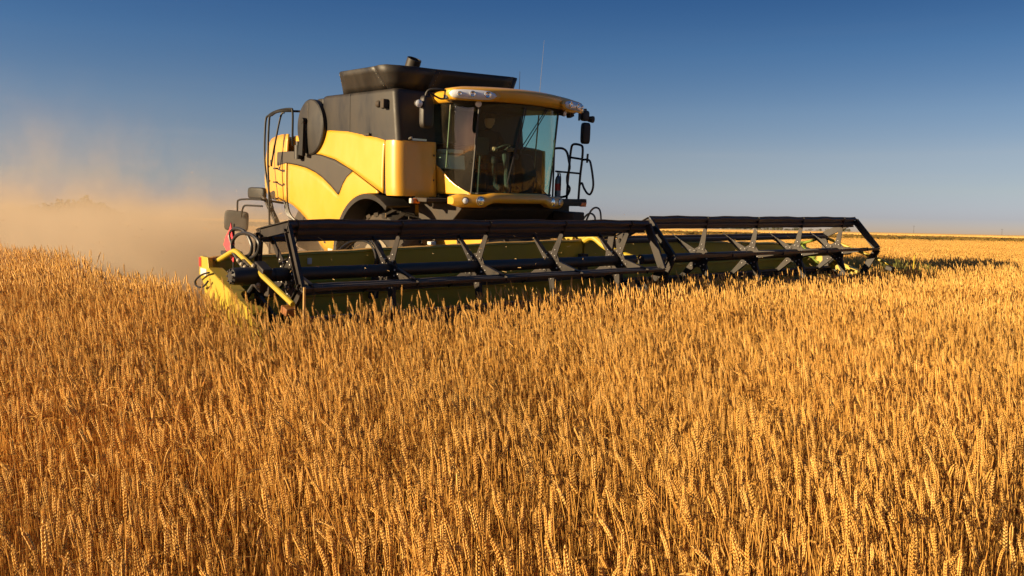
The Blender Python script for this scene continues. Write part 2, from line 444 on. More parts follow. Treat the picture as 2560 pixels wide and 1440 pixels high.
for s in (-1, 1):
    # wheel arch trim
    path = []
    for k in range(25):
        a = R(57 + (192 - 57) * k / 24)
        path.append((-1.25 + 1.075 * math.cos(a), s * 1.63, 1.0 + 1.075 * math.sin(a)))
    mb = MB(); rows = []
    for i, p in enumerate(path):
        a = R(57 + (192 - 57) * i / 24); d = Vector((math.cos(a), 0, math.sin(a)))
        pp = Vector(p); rows.append([tuple(pp + d * u + Vector((0, s * v, 0))) for u, v in ((-0.075, 0.075), (0.0, 0.085), (0.012, 0.02), (0.012, -0.35), (-0.012, -0.35), (-0.03, 0.045), (-0.075, 0.055))])
    mb.grid(rows, close_u=True, caps=True); mb.build('wheel_arch', 'black', root, angle=45)

for (x_, z_, w_, h_, m_) in ((-2.66, 1.075, 0.16, 0.055, 'white'), (-2.74, 1.30, 0.05, 0.07, 'dark'), (-2.83, 1.20, 0.06, 0.035, 'dark')):
    mb = MB(); mb.box((x_, -ysurf(x_, z_) - 0.003, z_), (w_, 0.006, h_)); mb.build('safety_sticker', m_, root)
# cores behind the panels, with the real width of the machine
mb = MB()
mb.prism([(-0.78, 2.1), (-0.80, 2.9), (-2.9, 3.0), (-3.4, 2.74), (-4.7, 2.74), (-4.7, 2.1)], 'y', -1.55, 1.55)
mb.prism([(-4.15, 2.1), (-3.0, 2.1), (-3.0, 1.3), (-2.75, 1.06), (-2.5, 1.06), (-2.3, 1.45), (-2.3, 2.1), (-0.8, 2.1), (-0.8, 1.5), (-0.9, 0.85), (-2.2, 0.7), (-3.6, 1.1), (-4.6, 1.3), (-5.1, 1.75), (-4.6, 2.1)][::-1], 'y', -0.78, 0.78)
mb.prism([(-2.95, 2.1), (-2.95, 1.3), (-2.75, 1.06), (-2.52, 1.06), (-2.35, 1.4), (-2.35, 2.1)], 'y', -1.56, 1.56)
mb.build('chassis', 'dark', root)
mb = MB()
hood = [(-5.50, 2.16), (-5.51, 2.42), (-5.47, 2.62), (-5.40, 2.78), (-5.3, 2.90), (-5.08, 3.0), (-4.8, 3.04), (-4.62, 3.05), (-4.62, 1.86), (-5.0, 1.9), (-5.3, 1.98)]
rows = []
for y, k in ((-1.50, 0.05), (-1.42, 0.0), (0, -0.02), (1.42, 0.0), (1.50, 0.05)):
    rows.append([(-4.62 + (x + 4.62) * (1 - k), y, 2.4 + (z - 2.4) * (1 - k)) for x, z in hood])
mb.grid(rows, close_u=True, caps=True)
mb.build('rear_hood', 'yellow', root, angle=50)
# rear lamps/reflector strip on the hood and discharge chute
mb = MB(); mb.prism([(-5.3, 1.95), (-4.3, 1.85), (-3.8, 1.3), (-4.4, 0.75), (-5.6, 0.9), (-5.9, 1.3)], 'y', -0.75, 0.75)
mb.build('straw_chopper', 'dark', root, bevel=0.02)
# deck cowls on the engine deck
for (x0, x1, ya, yb, zt) in ((-4.50, -3.86, -1.50, -0.95, 3.06), (-4.30, -3.70, -0.88, -0.2, 3.10)):
    poly = [(x0, 2.75)] + [(x0 + (x1 - x0) * (0.5 - 0.5 * math.cos(R(a))) , 2.80 + (zt - 2.80) * math.sin(R(a)) ** 0.7) for a in range(0, 181, 12)] + [(x1, 2.75)]
    mb = MB(); mb.prism(poly, 'y', ya, yb); mb.build('deck_cowl', 'yellow', root, bevel=0.03, angle=40)
mb = MB(); mb.box((-3.75, 0.2, 2.84), (0.5, 2.3, 0.2)); mb.box((-4.3, 0.65, 2.86), (0.9, 1.5, 0.2)); mb.build('engine_deck', 'yellow', root, bevel=0.03)
mb = MB(); mb.tube([(-3.56, -1.74, 2.62), (-3.56, -1.74, 2.86)], 0.075, 14); mb.tube([(-3.56, -1.74, 2.86), (-3.56, -1.74, 2.93)], 0.05, 14)
mb.build('exhaust_cap', 'black', root)

# grain tank
def rounded_plan(x0, x1, y1, r, n=6, y0=None):
    pts = []; y0 = -y1 if y0 is None else y0
    for cx_, cy_, a0 in ((x1 - r, y1 - r, 0), (x0 + r, y1 - r, 90), (x0 + r, y0 + r, 180), (x1 - r, y0 + r, 270)):
        for k in range(n + 1):
            a = R(a0 + 90 * k / n); pts.append((cx_ + r * math.cos(a), cy_ + r * math.sin(a)))
    return pts


mb = MB(); rows = []
for z, inset, lean in ((2.90, 0, 0.105), (3.0, 0, 0.09), (3.3, 0, 0.045), (3.62, 0.0, 0.0), (3.665, 0.012, 0.0), (3.685, 0.04, 0)):
    pl = rounded_plan(-2.92 + inset, -0.60 - inset, 0.90 - inset, 0.085, y0=-1.635 + inset)
    rows.append([(x + (lean if x > -1.5 else 0), y, z) for x, y in pl])
mb.grid(rows, close_u=True, caps=True)
tank = mb.build('grain_tank', 'black', root, angle=45)
for s in (-1, 1):
    mb = MB(); mb.box((-1.945, -1.637 if s < 0 else 0.902, 3.36), (0.012, 0.006, 0.62)); mb.build('tank_seam', 'tubeblack', tank)
for s in (-1,):
    mb = MB(); mb.box((-0.82, s * 1.68, 3.45), (0.10, 0.10, 0.14)); mb.lathe((-0.90, s * 1.70, 3.45), (-1, 0, 0), [(0, 0.035), (0.05, 0.055), (0.08, 0.055)], 14)
    mb.build('side_lamp', 'dark', root, bevel=0.012)
mb = MB(); mb.box((-0.47, -1.28, 2.925), (0.05, 0.26, 0.03)); mb.tube([(-0.47, -1.45, 2.93), (-0.40, -1.45, 2.95)], 0.018, 8); mb.build('latch', 'chrome', tank)
mb = MB(); mb.box((-1.35, -1.672, 3.005), (0.16, 0.02, 0.045)); mb.build('panel_catch', 'dark', root, bevel=0.006)

# grain tank extensions: flared sheets
def sheet(name, quad, material='black', parent=root, th=0.018, nu=8, nv=4, bow=0.0):
    a, b, c, d = (Vector(p) for p in quad); nrm = (b - a).cross(d - a).normalized(); rows = []
    for i in range(nv + 1):
        v = i / nv; rows.append([tuple(a.lerp(b, u / nu).lerp(d.lerp(c, u / nu), v) + nrm * bow * math.sin(math.pi * v)) for u in range(nu + 1)])
    mb = MB(); mb.grid(rows); return mb.build(name, material, parent, solid=th, solid_off=0)


ext = empty('tank_extension_anchor', POSE)
bpy.data.objects.remove(ext)
sheet('tank_extension', [(-2.22, -1.60, 3.685), (-0.86, -1.60, 3.685), (-0.98, -1.77, 4.01), (-2.04, -1.77, 4.01)])
sheet('tank_extension', [(-0.64, -1.05, 3.685), (-0.64, 0.56, 3.685), (-0.52, 0.60, 4.06), (-0.52, -0.95, 4.02)])
sheet('tank_extension', [(-2.22, 0.72, 3.685), (-2.22, -1.60, 3.685), (-2.10, -1.75, 4.0), (-2.10, 0.76, 4.05)])
sheet('tank_extension', [(-0.80, 0.70, 3.685), (-2.22, 0.72, 3.685), (-2.10, 0.78, 4.06), (-0.74, 0.77, 4.05)])
# corner gusset, a flared half cone
rows = []
for v in (0, 0.33, 0.66, 1.0):
    top = [(-0.98, -1.77, 4.01), (-0.84, -1.79, 4.015), (-0.70, -1.74, 4.02), (-0.60, -1.55, 4.02), (-0.55, -1.30, 4.02), (-0.52, -0.95, 4.02)]
    bot = [(-0.86, -1.60, 3.69), (-0.80, -1.62, 3.685), (-0.74, -1.60, 3.68), (-0.69, -1.54, 3.68), (-0.65, -1.40, 3.68), (-0.64, -1.05, 3.685)]
    rows.append([tuple(Vector(b).lerp(Vector(t), v)) for b, t in zip(bot, top)])
mb = MB(); mb.grid(rows); mb.build('tank_gusset', 'black', root, solid=0.018, solid_off=0, angle=60)
rows = []
for v in (0, 0.5, 1.0):
    top = [(-0.52, 0.60, 4.06), (-0.53, 0.68, 4.055), (-0.61, 0.75, 4.05), (-0.74, 0.77, 4.05)]
    bot = [(-0.64, 0.56, 3.685), (-0.65, 0.62, 3.685), (-0.71, 0.68, 3.685), (-0.80, 0.70, 3.685)]
    rows.append([tuple(Vector(b).lerp(Vector(t), v)) for b, t in zip(bot, top)])
mb = MB(); mb.grid(rows); mb.build('tank_gusset', 'black', root, solid=0.018, solid_off=0, angle=60)
mb = MB()
for k in range(5):
    v = 0.1 + 0.2 * k
    for p in (Vector((-2.19, -1.612, 3.72)).lerp(Vector((-2.04, -1.785, 3.98)), v), Vector((-0.90, -1.625, 3.70)).lerp(Vector((-1.0, -1.79, 3.99)), v),
              Vector((-0.625, -0.98, 3.70)).lerp(Vector((-0.50, -0.88, 4.0)), v), Vector((-0.62, 0.50, 3.75)).lerp(Vector((-0.505, 0.54, 4.0)), v)):
        mb.lathe(p, (0, -1, 0.4) if p.y < -1.2 else (1, 0, -0.3), [(0, 0.007), (0.005, 0.006), (0.008, 0.0)], 6)
tag(mb.build('tank_rivets', 'cream', root), kind='stuff')
# bubble-up auger pipe
mb = MB()
p0, p1 = Vector((-1.30, -1.05, 3.62)), Vector((-1.02, -1.02, 4.21)); mb.lathe(p0, p1 - p0, [(0, 0.115), ((p1 - p0).length, 0.115), ((p1 - p0).length, 0.098), (0.2, 0.095)], 22)
mb.build('auger_pipe', 'black', root)

# rotary radiator screen with its arm
mb = MB(); mb.lathe((-3.20, -1.60, 3.17), (0, -1, 0), [(0, 0.44), (0.02, 0.475), (0.10, 0.475), (0.115, 0.455), (0.135, 0.30), (0.15, 0.12), (0.155, 0.0)], 48)
scr = mb.build('radiator_screen', 'black', root, angle=25)
mb = MB()
for k in range(18):
    mb.lathe((-3.20 + 0.012 * math.sin(k), -1.742 - 0.001 * k % 0.004, 3.20 + 0.022 * k), (0, -1, 0), [(0, 0.006), (0.01, 0.004)], 6)
tag(mb.build('screen_rivets', 'cream', scr), kind='stuff')
mb = MB(); mb.beam((-3.27, -1.80, 3.28), (-3.34, -1.79, 2.68), 0.05, 0.10, w1=0.07, h1=0.17); mb.tube([(-3.27, -1.74, 3.27), (-3.27, -1.83, 3.27)], 0.055, 16)
mb.build('screen_arm', 'matte', root, bevel=0.01)
mb = MB(); rows = []
for y in (-1.60, 1.60):
    rows.append([(-3.56, y, 2.74), (-3.60, y, 3.2), (-3.55, y, 3.48), (-3.38, y, 3.61), (-3.1, y, 3.655), (-2.925, y, 3.655), (-2.925, y, 2.74)])
mb.grid(rows, close_u=True, caps=True); mb.build('engine_housing', 'black', root, bevel=0.02)

# ---- wheels
def wheel(cx_, cy_, cz_, rad, wid, lugs, rimr):
    hw = wid / 2
    mb = MB(); mb.lathe((cx_, cy_ - hw, cz_), (0, 1, 0), [(0.03, rimr), (0.0, rimr + 0.08), (0.0, rad * 0.82), (0.05, rad * 0.93), (0.14, rad * 0.955), (wid - 0.14, rad * 0.955), (wid - 0.05, rad * 0.93), (wid, rad * 0.82), (wid, rimr + 0.08), (wid - 0.03, rimr)], 48)
    w = mb.build('wheel', 'rubber', root, angle=40)
    mb = MB()
    for k in range(lugs):
        for sgn in (-1, 1):
            a = 2 * math.pi * (k + (0.5 if sgn > 0 else 0)) / lugs
            d = Vector((math.cos(a), 0, math.sin(a))); t = Vector((-math.sin(a), 0, math.cos(a)))
            p = Vector((cx_, cy_, cz_)) + d * (rad * 0.97)
            q0 = p + Vector((0, sgn * hw * 0.98, 0)) - d * 0.05 - t * 0.09; q1 = p + Vector((0, sgn * 0.01, 0)) + t * 0.10
            mb.beam(q0, q1, 0.075, 0.06, side=t)
    mb.build('tyre_lugs', 'rubber', w)
    mb = MB()
    for sgn in (-1, 1):
        mb.lathe((cx_, cy_ + sgn * (hw - 0.01), cz_), (0, -sgn, 0), [(0, rimr + 0.005), (0.02, rimr - 0.02), (0.03, rimr - 0.04), (0.13, rimr - 0.07), (0.16, rimr * 0.45), (0.06, rimr * 0.40), (0.04, 0.09), (0.03, 0.0)], 36)
    mb.build('rim', 'cream', w, angle=35)
    return w


for s in (-1, 1):
    wheel(-1.25, s * 1.20, 0.91, 0.91, 0.66, 22, 0.45)
    wheel(-5.35, s * 1.38, 0.68, 0.68, 0.46, 18, 0.34)
mb = MB(); mb.beam((-1.25, -1.0, 0.96), (-1.25, 1.0, 0.96), 0.3, 0.3, side=(0, 0, 1)); mb.build('axle', 'dark', root, bevel=0.02)
mb = MB(); mb.beam((-5.35, -1.2, 0.72), (-5.35, 1.2, 0.72), 0.22, 0.22, side=(0, 0, 1))
mb.beam((-5.35, -0.35, 0.72), (-5.0, -0.35, 1.4), 0.2, 0.2); mb.beam((-5.35, 0.35, 0.72), (-5.0, 0.35, 1.4), 0.2, 0.2)
mb.build('axle', 'dark', root, bevel=0.02)

# ---- rear ladder and rails, mirrors at the tail
mb = MB()
mb.tube(spline([(-4.51, -1.72, 1.30), (-4.60, -1.74, 1.70), (-4.72, -1.78, 2.1), (-4.87, -1.78, 2.61), (-4.90, -1.75, 3.30), (-4.80, -1.73, 3.43), (-4.43, -1.72, 3.505), (-3.98, -1.70, 3.515), (-3.88, -1.70, 3.45), (-3.88, -1.70, 3.05), (-3.95, -1.66, 2.87)], 5), 0.02, 8)
mb.tube(spline([(-4.40, -1.90, 0.75), (-4.40, -1.90, 1.43), (-4.44, -1.90, 2.23), (-4.47, -1.90, 2.6), (-4.46, -1.88, 3.31), (-4.38, -1.86, 3.41), (-4.05, -1.80, 3.47), (-3.60, -1.30, 3.47), (-3.2, -1.0, 3.47)], 5), 0.02, 8)
mb.tube(spline([(-4.64, -1.76, 2.60), (-4.58, -1.78, 2.5), (-4.50, -1.80, 2.62), (-4.30, -1.74, 3.36), (-4.22, -1.7, 3.46)], 5), 0.018, 8)
mb.tube([(-4.02, -1.45, 2.8), (-4.05, -1.45, 3.47)], 0.018, 8)
mb.tube([(-4.05, -1.45, 3.47), (-3.4, -1.4, 3.47)], 0.018, 8)
mb.build('ladder_rail', 'matte', root)
for k in range(7):
    z = 0.85 + 0.27 * k
    mb = MB(); mb.tube([(-4.40 - 0.008 * k, -1.90, z), (-4.60 - 0.02 * k, -1.76, z + 0.02)], 0.016, 7); mb.build('ladder_rung', 'matte', root)
for z in (1.55, 1.9, 2.2, 2.45):
    mb = MB(); mb.box((-4.36, -1.80, z), (0.10, 0.05, 0.03)); mb.build('rail_bracket', 'dark', root)
mb = MB(); mb.tube(spline([(-4.62, -1.95, 1.87), (-5.2, -1.95, 1.86), (-5.66, -1.95, 1.83), (-5.74, -1.95, 1.75), (-5.74, -1.95, 1.46)], 5), 0.018, 8)
mb.tube(spline([(-4.60, -1.95, 1.75), (-5.2, -1.95, 1.74), (-5.42, -1.95, 1.72), (-5.52, -1.95, 1.62), (-5.56, -1.95, 1.5)], 5), 0.018, 8)
mb.tube([(-4.65, -1.95, 1.87), (-4.55, -1.45, 1.80)], 0.02, 8)
mb.build('mirror_arm', 'matte', root)


def capsule(name, c, d, material, parent=root, rot=None, p=4.0):
    """rounded box"""
    mb = MB(); rows = []; n = 28
    for i in range(13):
        ph = -math.pi / 2 + math.pi * i / 12; row = []
        for k in range(n):
            th = 2 * math.pi * k / n
            def sp(v, e): return math.copysign(abs(v) ** e, v)
            e = 2 / p
            v = Vector((d[0] / 2 * sp(math.cos(ph), e) * sp(math.cos(th), e), d[1] / 2 * sp(math.cos(ph), e) * sp(math.sin(th), e), d[2] / 2 * sp(math.sin(ph), e)))
            if rot is not None: v = rot @ v
            row.append(tuple(v + Vector(c)))
        rows.append(row)
    mb.grid(rows, close_u=True); return mb.build(name, material, parent, angle=60)


capsule('tail_mirror', (-5.72, -1.98, 1.42), (0.50, 0.08, 0.40), 'matte', rot=Matrix.Rotation(R(38), 3, 'Z') @ Matrix.Rotation(R(3), 3, 'Y'), p=6)
capsule('tail_lamp', (-5.05, -1.85, 1.98), (0.44, 0.10, 0.22), 'matte', rot=Matrix.Rotation(R(20), 3, 'Z'), p=5)
mb = MB(); mb.beam((-4.72, -1.80, 1.84), (-4.45, -1.6, 1.2), 0.10, 0.05); mb.beam((-4.85, -1.83, 1.93), (-4.6, -1.75, 1.7), 0.06, 0.06)
mb.build('mirror_bracket', 'panel_grey', root, bevel=0.01)
mb = MB()
for q in range(3):
    mb.tube(spline([(-4.3 - 0.05 * q, -1.60, 1.84), (-4.1 - 0.06 * q, -1.62, 1.6), (-3.8 - 0.1 * q, -1.5, 1.42 + 0.04 * q), (-3.5, -1.3, 1.36)], 5), 0.022, 7)
mb.build('rear_hose', 'hose', root)

# ---- cab
XE = lambda z: 0.25 + (z - 2.17) * 0.11
ZB, ZT = 2.14, 3.50


def front_x(y, z): return XE(z) + 0.20 * (1 - (abs(y) / 0.79) ** 2.2)


mb = MB(); mb.prism([(-0.95, 1.62), (-0.95, 2.13), (0.22, 2.13), (0.26, 2.05), (0.2, 1.95), (-0.25, 1.7)], 'y', -0.86, 0.86)
mb.box((0.05, 0, 2.145), (0.62, 1.5, 0.03))
cab = mb.build('cab', 'black', root, bevel=0.015)
mb = MB(); rows = []
for i in range(15):
    z = ZB + (ZT - ZB) * i / 14; rows.append([(front_x(-0.785 + 1.57 * k / 24, z), -0.785 + 1.57 * k / 24, z) for k in range(25)])
mb.grid(rows); mb.build('windshield', 'glass', cab, angle=80)


def side_xy(u, z):  # u 0 at the windshield edge, 1 at the rear pillar
    x = XE(z) + (-0.72 - XE(z)) * u; y = 0.79 + 0.15 * (1 - (1 - u) ** 2) + 0.02 * math.sin(math.pi * (z - ZB) / (ZT - ZB))
    return x, y


def side_bottom(u):  # the glass sweeps up towards the rear over a curved yellow corner
    x, _ = side_xy(u, 2.2)
    return interp([(-0.72, 2.62), (-0.45, 2.56), (-0.33, 2.48), (-0.19, 2.36), (-0.03, 2.26), (0.15, 2.18), (0.27, 2.145)], x)


for s in (-1, 1):
    rows = []; low = []
    for i in range(13):
        row = []; lrow = []
        for k in range(17):
            u = k / 16; zb = side_bottom(u); z = zb + (ZT - zb) * i / 12; x, y = side_xy(u, z); row.append((x, s * y, z))
            z2 = ZB - 0.02 + (zb - 0.008 - ZB + 0.02) * i / 12; x, y = side_xy(u, z2); lrow.append((x, s * (y + 0.004), z2))
        rows.append(row); low.append(lrow)
    mb = MB(); mb.grid(rows); mb.build('side_window', 'glass', cab, angle=80)
    mb = MB(); mb.grid(low); mb.build('cab_corner_panel', 'yellow' if s < 0 else 'black', cab, solid=0.012, solid_off=-1, angle=60)
    mb = MB()
    pil = [(XE(z) + 0.004, s * 0.795, z) for z in np.linspace(ZB, ZT, 9)]; mb.tube(pil, 0.016, 8)
    mb.build('front_pillar', 'tubeblack', cab)
    mb = MB(); mb.beam((-0.72, s * 0.93, 2.1), (-0.70, s * 0.93, 3.52), 0.05, 0.10, side=(0, 1, 0)); mb.build('rear_pillar', 'black', cab, bevel=0.01)
    mb = MB(); mb.tube([(side_xy(0.55, 2.55)[0], s * 0.90, 2.52), (side_xy(0.52, 3.45)[0], s * 0.90, 3.47)], 0.012, 8); mb.build('door_seal', 'cream', cab)
# interior
mb = MB()
mb.box((-0.86, 0, 2.36), (0.06, 1.7, 0.5)); mb.box((-0.86, -0.62, 3.05), (0.06, 0.46, 0.9)); mb.box((-0.86, 0.80, 3.05), (0.06, 0.10, 0.9)); mb.box((-0.86, 0.1, 3.46), (0.06, 1.4, 0.1))
mb.box((-0.3, 0, 3.515), (1.1, 1.66, 0.03))
mb.build('cab_rear_wall', 'interior', cab)
mb = MB(); mb.box((-0.862, 0.18, 2.99), (0.012, 1.14, 0.82)); mb.build('rear_window', 'glass', cab)
seat = MB(); seat.box((-0.40, 0.05, 2.56), (0.52, 0.54, 0.14)); seat.box((-0.66, 0.05, 2.88), (0.14, 0.52, 0.62), Matrix.Rotation(R(-8), 3, 'Y')); seat.box((-0.71, 0.05, 3.25), (0.10, 0.30, 0.18), Matrix.Rotation(R(-8), 3, 'Y'))
seat.box((-0.40, 0.05, 2.32), (0.36, 0.36, 0.36)); seat.box((-0.36, -0.30, 2.74), (0.42, 0.12, 0.10)); seat.box((-0.34, 0.40, 2.74), (0.44, 0.12, 0.10))
seat.build('operator_seat', 'seat', cab, bevel=0.04, seg=3)
mb = MB(); mb.tube([(0.10, 0.05, 2.16), (0.0, 0.05, 2.78)], 0.055, 10)
c = Vector((-0.02, 0.05, 2.83)); nrm = Vector((-0.45, 0, 0.9)).normalized(); a = Vector((0, 1, 0)); b = nrm.cross(a)
mb.tube([c + (a * math.cos(t) + b * math.sin(t)) * 0.19 for t in np.linspace(0, 2 * math.pi, 33)], 0.014, 8)
for t in (0.5, 2.6, 4.7): mb.tube([c, c + (a * math.cos(t) + b * math.sin(t)) * 0.19], 0.012, 6)
mb.build('steering_column', 'interior', cab)
mb = MB(); mb.box((0.12, -0.52, 2.86), (0.05, 0.22, 0.26), Matrix.Rotation(R(-20), 3, 'Z')); mb.tube([(0.10, -0.55, 2.15), (0.11, -0.53, 2.75)], 0.02, 8); mb.build('monitor', 'interior', cab, bevel=0.015)
mb = MB(); mb.prism([(-0.60, 2.15), (-0.10, 2.15), (-0.02, 2.45), (-0.18, 2.80), (-0.62, 2.80)], 'y', 0.50, 0.78); mb.build('console', 'interior', cab, bevel=0.04, seg=3)
mb = MB(); mb.prism([(-0.70, 2.5), (-0.30, 2.5), (-0.34, 2.72), (-0.70, 2.76)], 'y', -0.82, -0.50)
for k in range(6): mb.box((-0.36 - 0.055 * k, -0.66, 2.78), (0.02, 0.30, 0.06))
mb.build('side_tray', 'white', cab, bevel=0.012)

# roof
def roof_plan(scale, dx=0.0):
    pts = []
    ys = np.linspace(-1.25, 1.25, 31)
    for y in ys: pts.append((0.42 + 0.30 * (1 - (abs(y) / 1.25) ** 2.0), y))
    for x, y in ((0.34, 1.31), (0.16, 1.30), (0.02, 1.16), (-0.12, 1.03), (-0.5, 1.0), (-0.9, 0.98), (-0.92, 0.5), (-0.92, 0), (-0.92, -0.5), (-0.9, -0.98), (-0.5, -1.0), (-0.12, -1.03), (0.02, -1.16), (0.16, -1.30), (0.34, -1.31)):
        pts.append((x, y))
    return [(-0.1 + (x + 0.1) * scale + dx, y * scale) for x, y in pts]


mb = MB(); rows = []
for z, sc, dx in ((3.50, 0.80, 0.0), (3.485, 0.90, 0.0), (3.50, 0.965, 0.0), (3.54, 0.985, 0), (3.60, 1.0, 0.0), (3.632, 0.995, 0), (3.66, 0.95, 0), (3.69, 0.80, 0), (3.71, 0.5, 0), (3.715, 0.2, 0)):
    rows.append([(x, y, z + 0.035 * (1 - (y / 1.3) ** 2) * (1 if z > 3.52 else 0.4)) for x, y in roof_plan(sc, dx)])
mb.grid(rows, close_u=True, caps=True)
roof = mb.build('cab_roof', 'yellow', cab, angle=60)
mb = MB(); rows = []
for z, sc in ((3.44, 0.78), (3.50, 0.86)):
    rows.append([(x, y, z) for x, y in roof_plan(sc)])
mb.grid(rows, close_u=True, caps=True); mb.build('roof_liner', 'black', roof, angle=40)
for s in (-1, 1):
    def lamp_strip(off, h0, ua, ub, zc):
        rows = []
        for k in range(25):
            u = ua + (ub - ua) * k / 24; t = 2 * k / 24 - 1; hh = h0 * (max(0.0, 1 - abs(t) ** 4)) ** 0.5 + 0.004
            if u < 0:   # wraps round the corner on to the flank
                x = 0.42 + u * 0.55; y = 1.27 + 0.04 * min(1, -u * 8)
                nx, ny = 0.3, 0.95
            else:
                y = 1.25 - u; x = 0.42 + 0.30 * (1 - (y / 1.25) ** 2); nx, ny = 0.86, 0.5 * y / 1.25
            zz = zc - 0.02 * (k / 24) + 0.03 * (1 - (y / 1.3) ** 2)
            rows.append([(x + nx * off * f_, s * (y + ny * off * f_), zz + hh * g_) for f_, g_ in ((0.2, -1), (0.75, -0.8), (1, 0), (0.75, 0.8), (0.2, 1))])
        return rows
    mb = MB(); mb.grid(lamp_strip(0.030, 0.084, -0.14, 0.64, 3.565)); bez = mb.build('lamp_bezel', 'yellow', roof, angle=70)
    mb = MB(); mb.grid(lamp_strip(0.056, 0.068, -0.09, 0.57, 3.567)); mb.build('headlamp', 'lens', roof, angle=70)
    for u, rr in ((0.04, 0.034), (0.22, 0.046), (0.44, 0.052)):
        y = 1.25 - u; x = 0.42 + 0.30 * (1 - (y / 1.25) ** 2)
        mb = MB(); mb.lathe((x + 0.042, s * (y + 0.02), 3.567 - 0.012 * u + 0.03 * (1 - (y / 1.3) ** 2)), (0.85, s * 0.4, -0.05), [(0, rr), (0.014, rr), (0.018, rr * 0.8), (0.006, rr * 0.3), (0.012, 0.0)], 18)
        mb.build('lamp_bulb', 'reflector', roof)
    # round work lamp under the roof edge
    for (px, py, pz, r_, ax) in ((0.44, s * 0.86, 3.455, 0.052, (1, s * 0.35, -0.15)),):
        mb = MB(); mb.lathe((px, py, pz), ax, [(-0.07, 0.02), (-0.05, 0.042), (0.02, r_), (0.032, r_)], 18); o = mb.build('work_lamp', 'dark', roof)
        mb = MB(); mb.lathe(Vector((px, py, pz)) + Vector(ax).normalized() * 0.033, ax, [(0, r_ * 0.93), (0.012, r_ * 0.6), (0.016, 0.0)], 18); mb.build('lamp_glass', 'lens', roof)
    # mirror, its bracket and a lamp
    mb = MB()
    mb.tube(spline([(0.24, s * 1.20, 3.60), (0.22, s * 1.36, 3.625), (0.14, s * 1.50, 3.62), (0.10, s * 1.55, 3.55), (0.10, s * 1.55, 3.40)], 5), 0.018, 8)
    mb.tube(spline([(0.24, s * 1.20, 3.54), (0.18, s * 1.34, 3.50), (0.12, s * 1.50, 3.58)], 5), 0.014, 8)
    mb.box((0.22, s * 1.24, 3.57), (0.10, 0.10, 0.12))
    mb.build('mirror_bracket', 'tubeblack', root)
    capsule('side_mirror', (0.08, s * (1.52 if s < 0 else 1.73), 3.30 if s < 0 else 3.20), (0.12, 0.22 if s < 0 else 0.15, 0.47 if s < 0 else 0.36), 'black', rot=Matrix.Rotation(R(-12 * s), 3, 'Z'), p=5)
    if s > 0:
        capsule('wide_mirror', (0.08, 1.70, 3.49), (0.10, 0.16, 0.18), 'black', p=4)
        mb = MB(); mb.tube([(0.10, 1.55, 3.58), (0.08, 1.72, 3.60), (0.08, 1.73, 3.45)], 0.016, 8); mb.build('mirror_bracket', 'tubeblack', root)
    lx, ly, lz = (0.10, -1.68, 3.41) if s < 0 else (0.10, 1.84, 3.44)
    mb = MB(); mb.lathe((lx, ly, lz), (1, s * 0.3, -0.1), [(-0.08, 0.02), (-0.06, 0.045), (0.02, 0.058), (0.035, 0.058)], 18); mb.tube([(lx - 0.04, ly, lz), (0.09, s * (1.56 if s < 0 else 1.72), lz)], 0.03, 8); o = mb.build('work_lamp', 'dark', root)
    mb = MB(); ax = Vector((1, s * 0.3, -0.1)).normalized(); mb.lathe(Vector((lx, ly, lz)) + ax * 0.036, ax, [(0, 0.054), (0.01, 0.035), (0.014, 0.0)], 18); mb.build('lamp_glass', 'lens' if s < 0 else 'dark', o)
mb = MB(); mb.box((0.1, 1.33, 3.49), (0.10, 0.09, 0.11), Matrix.Rotation(R(25), 3, 'X')); mb.tube([(0.1, 1.30, 3.56), (0.1, 1.33, 3.49)], 0.016, 8); mb.build('camera_pod', 'dark', root, bevel=0.01)
mb = MB(); mb.tube([(0.0, 0.30, 3.70), (0.0, 0.30, 4.08)], 0.006, 6, r1=0.003); mb.build('antenna', 'tubeblack', roof)
mb = MB(); mb.tube([(0.42, 0.36, 3.69), (0.44, 0.40, 4.53)], 0.005, 6, r1=0.0025); mb.lathe((0.42, 0.36, 3.66), (0, 0, 1), [(0, 0.025), (0.05, 0.018)], 10); mb.build('antenna', 'chrome', roof)
# wipers
mb = MB()
def onglass(y, z, off=0.02): return (front_x(y, z) + off, y, z)
mb.tube([onglass(-0.10, 3.46, 0.03), onglass(-0.16, 3.1, 0.04), onglass(-0.28, 2.30, 0.03)], 0.010, 6)
mb.tube([onglass(-0.07, 3.46, 0.03), onglass(-0.13, 3.1, 0.045), onglass(-0.22, 2.60, 0.035)], 0.008, 6)
mb.tube([onglass(0.36, 3.46, 0.03), onglass(-0.12, 2.82, 0.04)], 0.007, 6)
mb.tube([onglass(0.40, 3.46, 0.03), onglass(-0.05, 2.82, 0.04)], 0.007, 6)
mb.build('wiper', 'tubeblack', cab)

